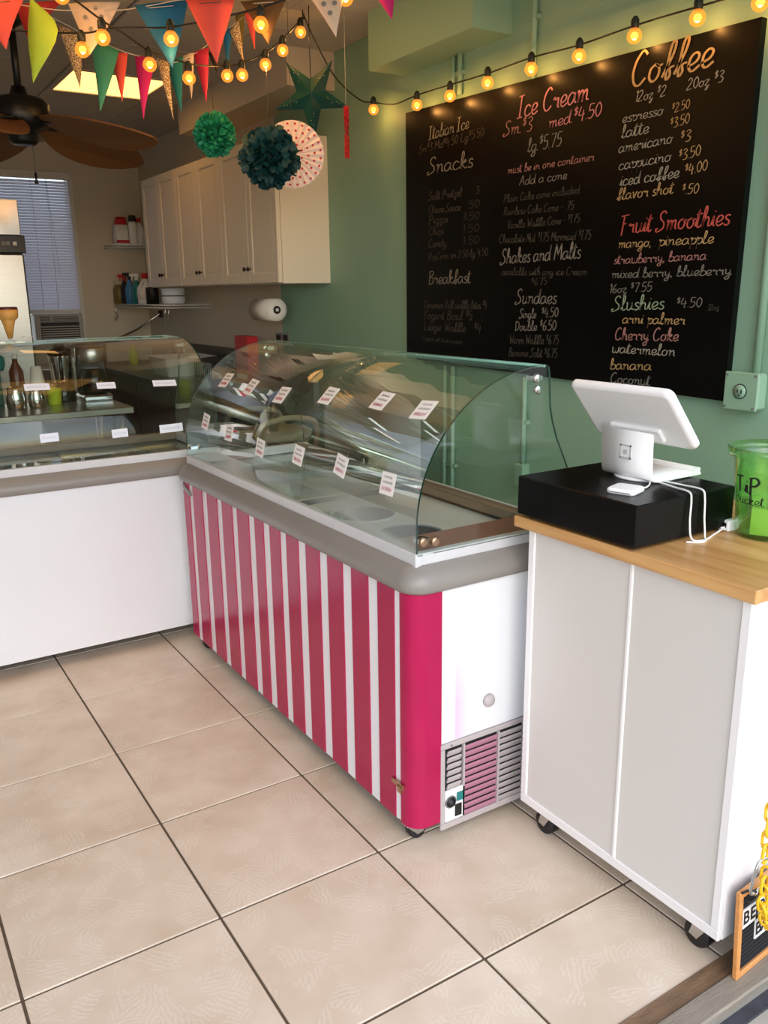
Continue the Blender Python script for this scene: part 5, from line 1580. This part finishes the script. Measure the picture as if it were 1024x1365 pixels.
COLN = dict(coral='coral red', dark_red='dark red', lime='lime green curled', cream_dots='cream dotted', blue='deep blue', bronze='dark bronze', magenta='magenta', glitter='gold glitter', teal_green='sea green', teal='teal', crimson='crimson', black='black', olive='olive')
strings = []
for nm, pts, lab in (('near', GARLAND_NEAR, 'white bunting string of the large pennants in front of the fan'), ('far', GARLAND_FAR, 'white bunting string of the small pennants behind')):
    strings.append(tag(MB().tube(catmull([pin(p) for p in pts], 6), .0016, 5).build('bunting_string', 'thread'), lab, 'string'))
seen = {}
NEXT = ['at the left end of the near string', '']
for k, (c_, P_) in enumerate(PENNANTS):
    big = k < 9
    P_ = [Vector(p) for p in P_]
    base = Vector(P_[0])
    q = [p - base for p in P_]
    # thickness along the sheet normal, with a slight curl
    nrm = (q[1] - q[0]).cross(q[2] - q[0]).normalized()
    if nrm.y > 0: nrm = -nrm
    m = MB()
    if len(q) == 3:
        rows = []; NR = 7
        for r_ in range(NR + 1):
            f = r_ / NR
            a = q[0].lerp(q[2], f); b = q[1].lerp(q[2], f)
            cu = nrm * (.010 * math.sin(f * 3.0 + k))
            if r_ == NR:
                b = a + (q[1] - q[0]).normalized() * .001
            rows.append([a + cu, a.lerp(b, .5) + cu + nrm * .004 * (1 - f), b + cu])
    else:
        # curled sheet: two edges meet at the tip
        rows = []; NR = 8
        lft = catmull([q[0], q[3], q[2]], 4); rgt = catmull([q[0], q[1], q[2]], 4)
        for r_ in range(NR + 1):
            a = lft[r_]; b = rgt[r_]
            if r_ in (0, NR): b = a + Vector((.001, 0, 0))
            rows.append([a, a.lerp(b, .5) + nrm * .012 * math.sin(PI * r_ / NR), b])
    NR = len(rows) - 1
    fr0 = [p for row in rows for p in row]; bk0 = [p - nrm * .0012 for p in fr0]
    nv = len(fr0); fs = []
    for r_ in range(NR):
        for c2 in range(2):
            i = r_ * 3 + c2
            fs.append((i, i + 1, i + 4, i + 3)); fs.append((nv + i + 3, nv + i + 4, nv + i + 1, nv + i))
        i = r_ * 3
        fs.append((i, i + 3, nv + i + 3, nv + i)); fs.append((i + 2, nv + i + 2, nv + i + 5, i + 5))
    fs += [(0, nv, nv + 1, 1), (1, nv + 1, nv + 2, 2)]
    m.add(fr0 + bk0, fs, 0, True)
    where = 'on the near bunting string' if big else 'on the far bunting string'
    key = (c_, big); seen[key] = seen.get(key, 0) + 1
    extra = {(0): ' above the fan rod', (5): ' between blue and bronze ones', (3): ' between lime and blue ones', (7): ' beyond the bronze one', (11): ' beside the sea green one', (21): ' beside the olive one', (9): ' beside the lime one', (13): ' beside the magenta one', (19): ' beside the blue one'}.get(k, '')
    o = m.build('pennant', 'paper_' + c_)
    o.location = base
    tag(o, '%s triangular paper pennant %s%s' % (COLN[c_], where, extra), 'pennant', 'bunting pennants')
    # stitch that holds the paper to the string
    if big and len(q) == 3:
        a = q[0].lerp(q[2], .10).lerp(q[1].lerp(q[2], .10), .25) + nrm * .006; b = q[0].lerp(q[2], .10).lerp(q[1].lerp(q[2], .10), .75) + nrm * .006
        MB().tube([a, b], .0013, 5).build('stitch', 'thread' if c_ != 'coral' else 'thread_dark', o)
    if c_ == 'cream_dots':
        dm = MB()
        for (fa, fb) in ((.28, .3), (.28, .72), (.5, .45), (.12, .55)):
            p = q[0].lerp(q[1], fb).lerp(q[2], fa) + nrm * (.0085 + .010 * math.sin(fa * 3 + k))
            e1 = (q[1] - q[0]).normalized(); e2 = nrm.cross(e1); R_ = .008 if big else .004
            dm.add([p + e1 * R_ * math.cos(2 * PI * t_ / 10) + e2 * R_ * math.sin(2 * PI * t_ / 10) for t_ in range(10)], [tuple(range(10))])
        dm.build('dots', 'rail_grey', o)

for nm, pts, lab in (('near', WIRE_NEAR, 'black string-light cable crossing in front of the large pennants'), ('diag', WIRE_DIAG, 'black string-light cable drooping through the small pennants up to the ceiling hook'), ('drop', WIRE_DROP, 'black string-light cable dropping from ceiling hook and along the chalkboard top')):
    tag(MB().tube(catmull([pin(p) for p in pts], 8), .0032, 6).build('light_cable', 'wire_black'), lab, 'cable')
hk = tag(MB().tube(catmull([(1.84, .665, 2.705), (1.84, .665, 2.685), (1.848, .675, 2.672), (1.858, .68, 2.682)], 5), .003, 6).build('ceiling_hook', 'wire_black'), 'small black hook in the ceiling above the star lantern', 'hook')

bulb0 = None
def bulb(p, lab, lean=0.0):
    global bulb0
    if bulb0 is None:
        t = thing('light_bulb', lab, 'light bulb', p, group='string light bulbs')
        prof = [(.001, -.0245), (.010, -.0225), (.018, -.017), (.0235, -.008), (.0245, 0), (.0225, .009), (.017, .017), (.012, .022), (.011, .026)]
        MB().lathe(prof, 18).build('globe', 'bulb_glow', t)
        MB().lathe([(.001, -.013), (.009, -.009), (.013, 0), (.009, .009), (.001, .012)], 12, (0, 0, 0)).build('filament', 'bulb_core', t)
        MB().lathe([(.012, .022), (.0135, .026), (.0135, .046), (.010, .052), (.006, .058), (.001, .058)], 14).build('socket', 'socket', t)
        ld = bpy.data.lights.new('bulb_light', 'POINT'); ld.energy = 0.85; ld.color = (1.0, 0.56, 0.2); ld.shadow_soft_size = 0.004
        lo = bpy.data.objects.new('bulb_light', ld); col.objects.link(lo); lo.parent = t; lo.location = (0, 0, -.018)
        bulb0 = t
        return t
    t = dup(bulb0); t.location = p; t['label'] = lab
    return t
for p, lab in zip(BULBS_NEAR, ('above the lime pennant', 'half hidden by the gold glitter pennant', 'in front of the cream dotted pennant', 'in front of the deep blue pennant', 'beside the dark bronze pennant', 'beside the last cream dotted pennant')):
    bulb(p, 'glowing round string-light bulb ' + lab)
for k, p in enumerate(BULBS_FAR): bulb(p, ORD[6 - k] + 'glowing bulb on the drooping cable, counted from the ceiling hook')
for k, p in enumerate(BULBS_BOARD): bulb(p, ORD[k] + 'glowing bulb on the chalkboard cable, counted from the star lantern')
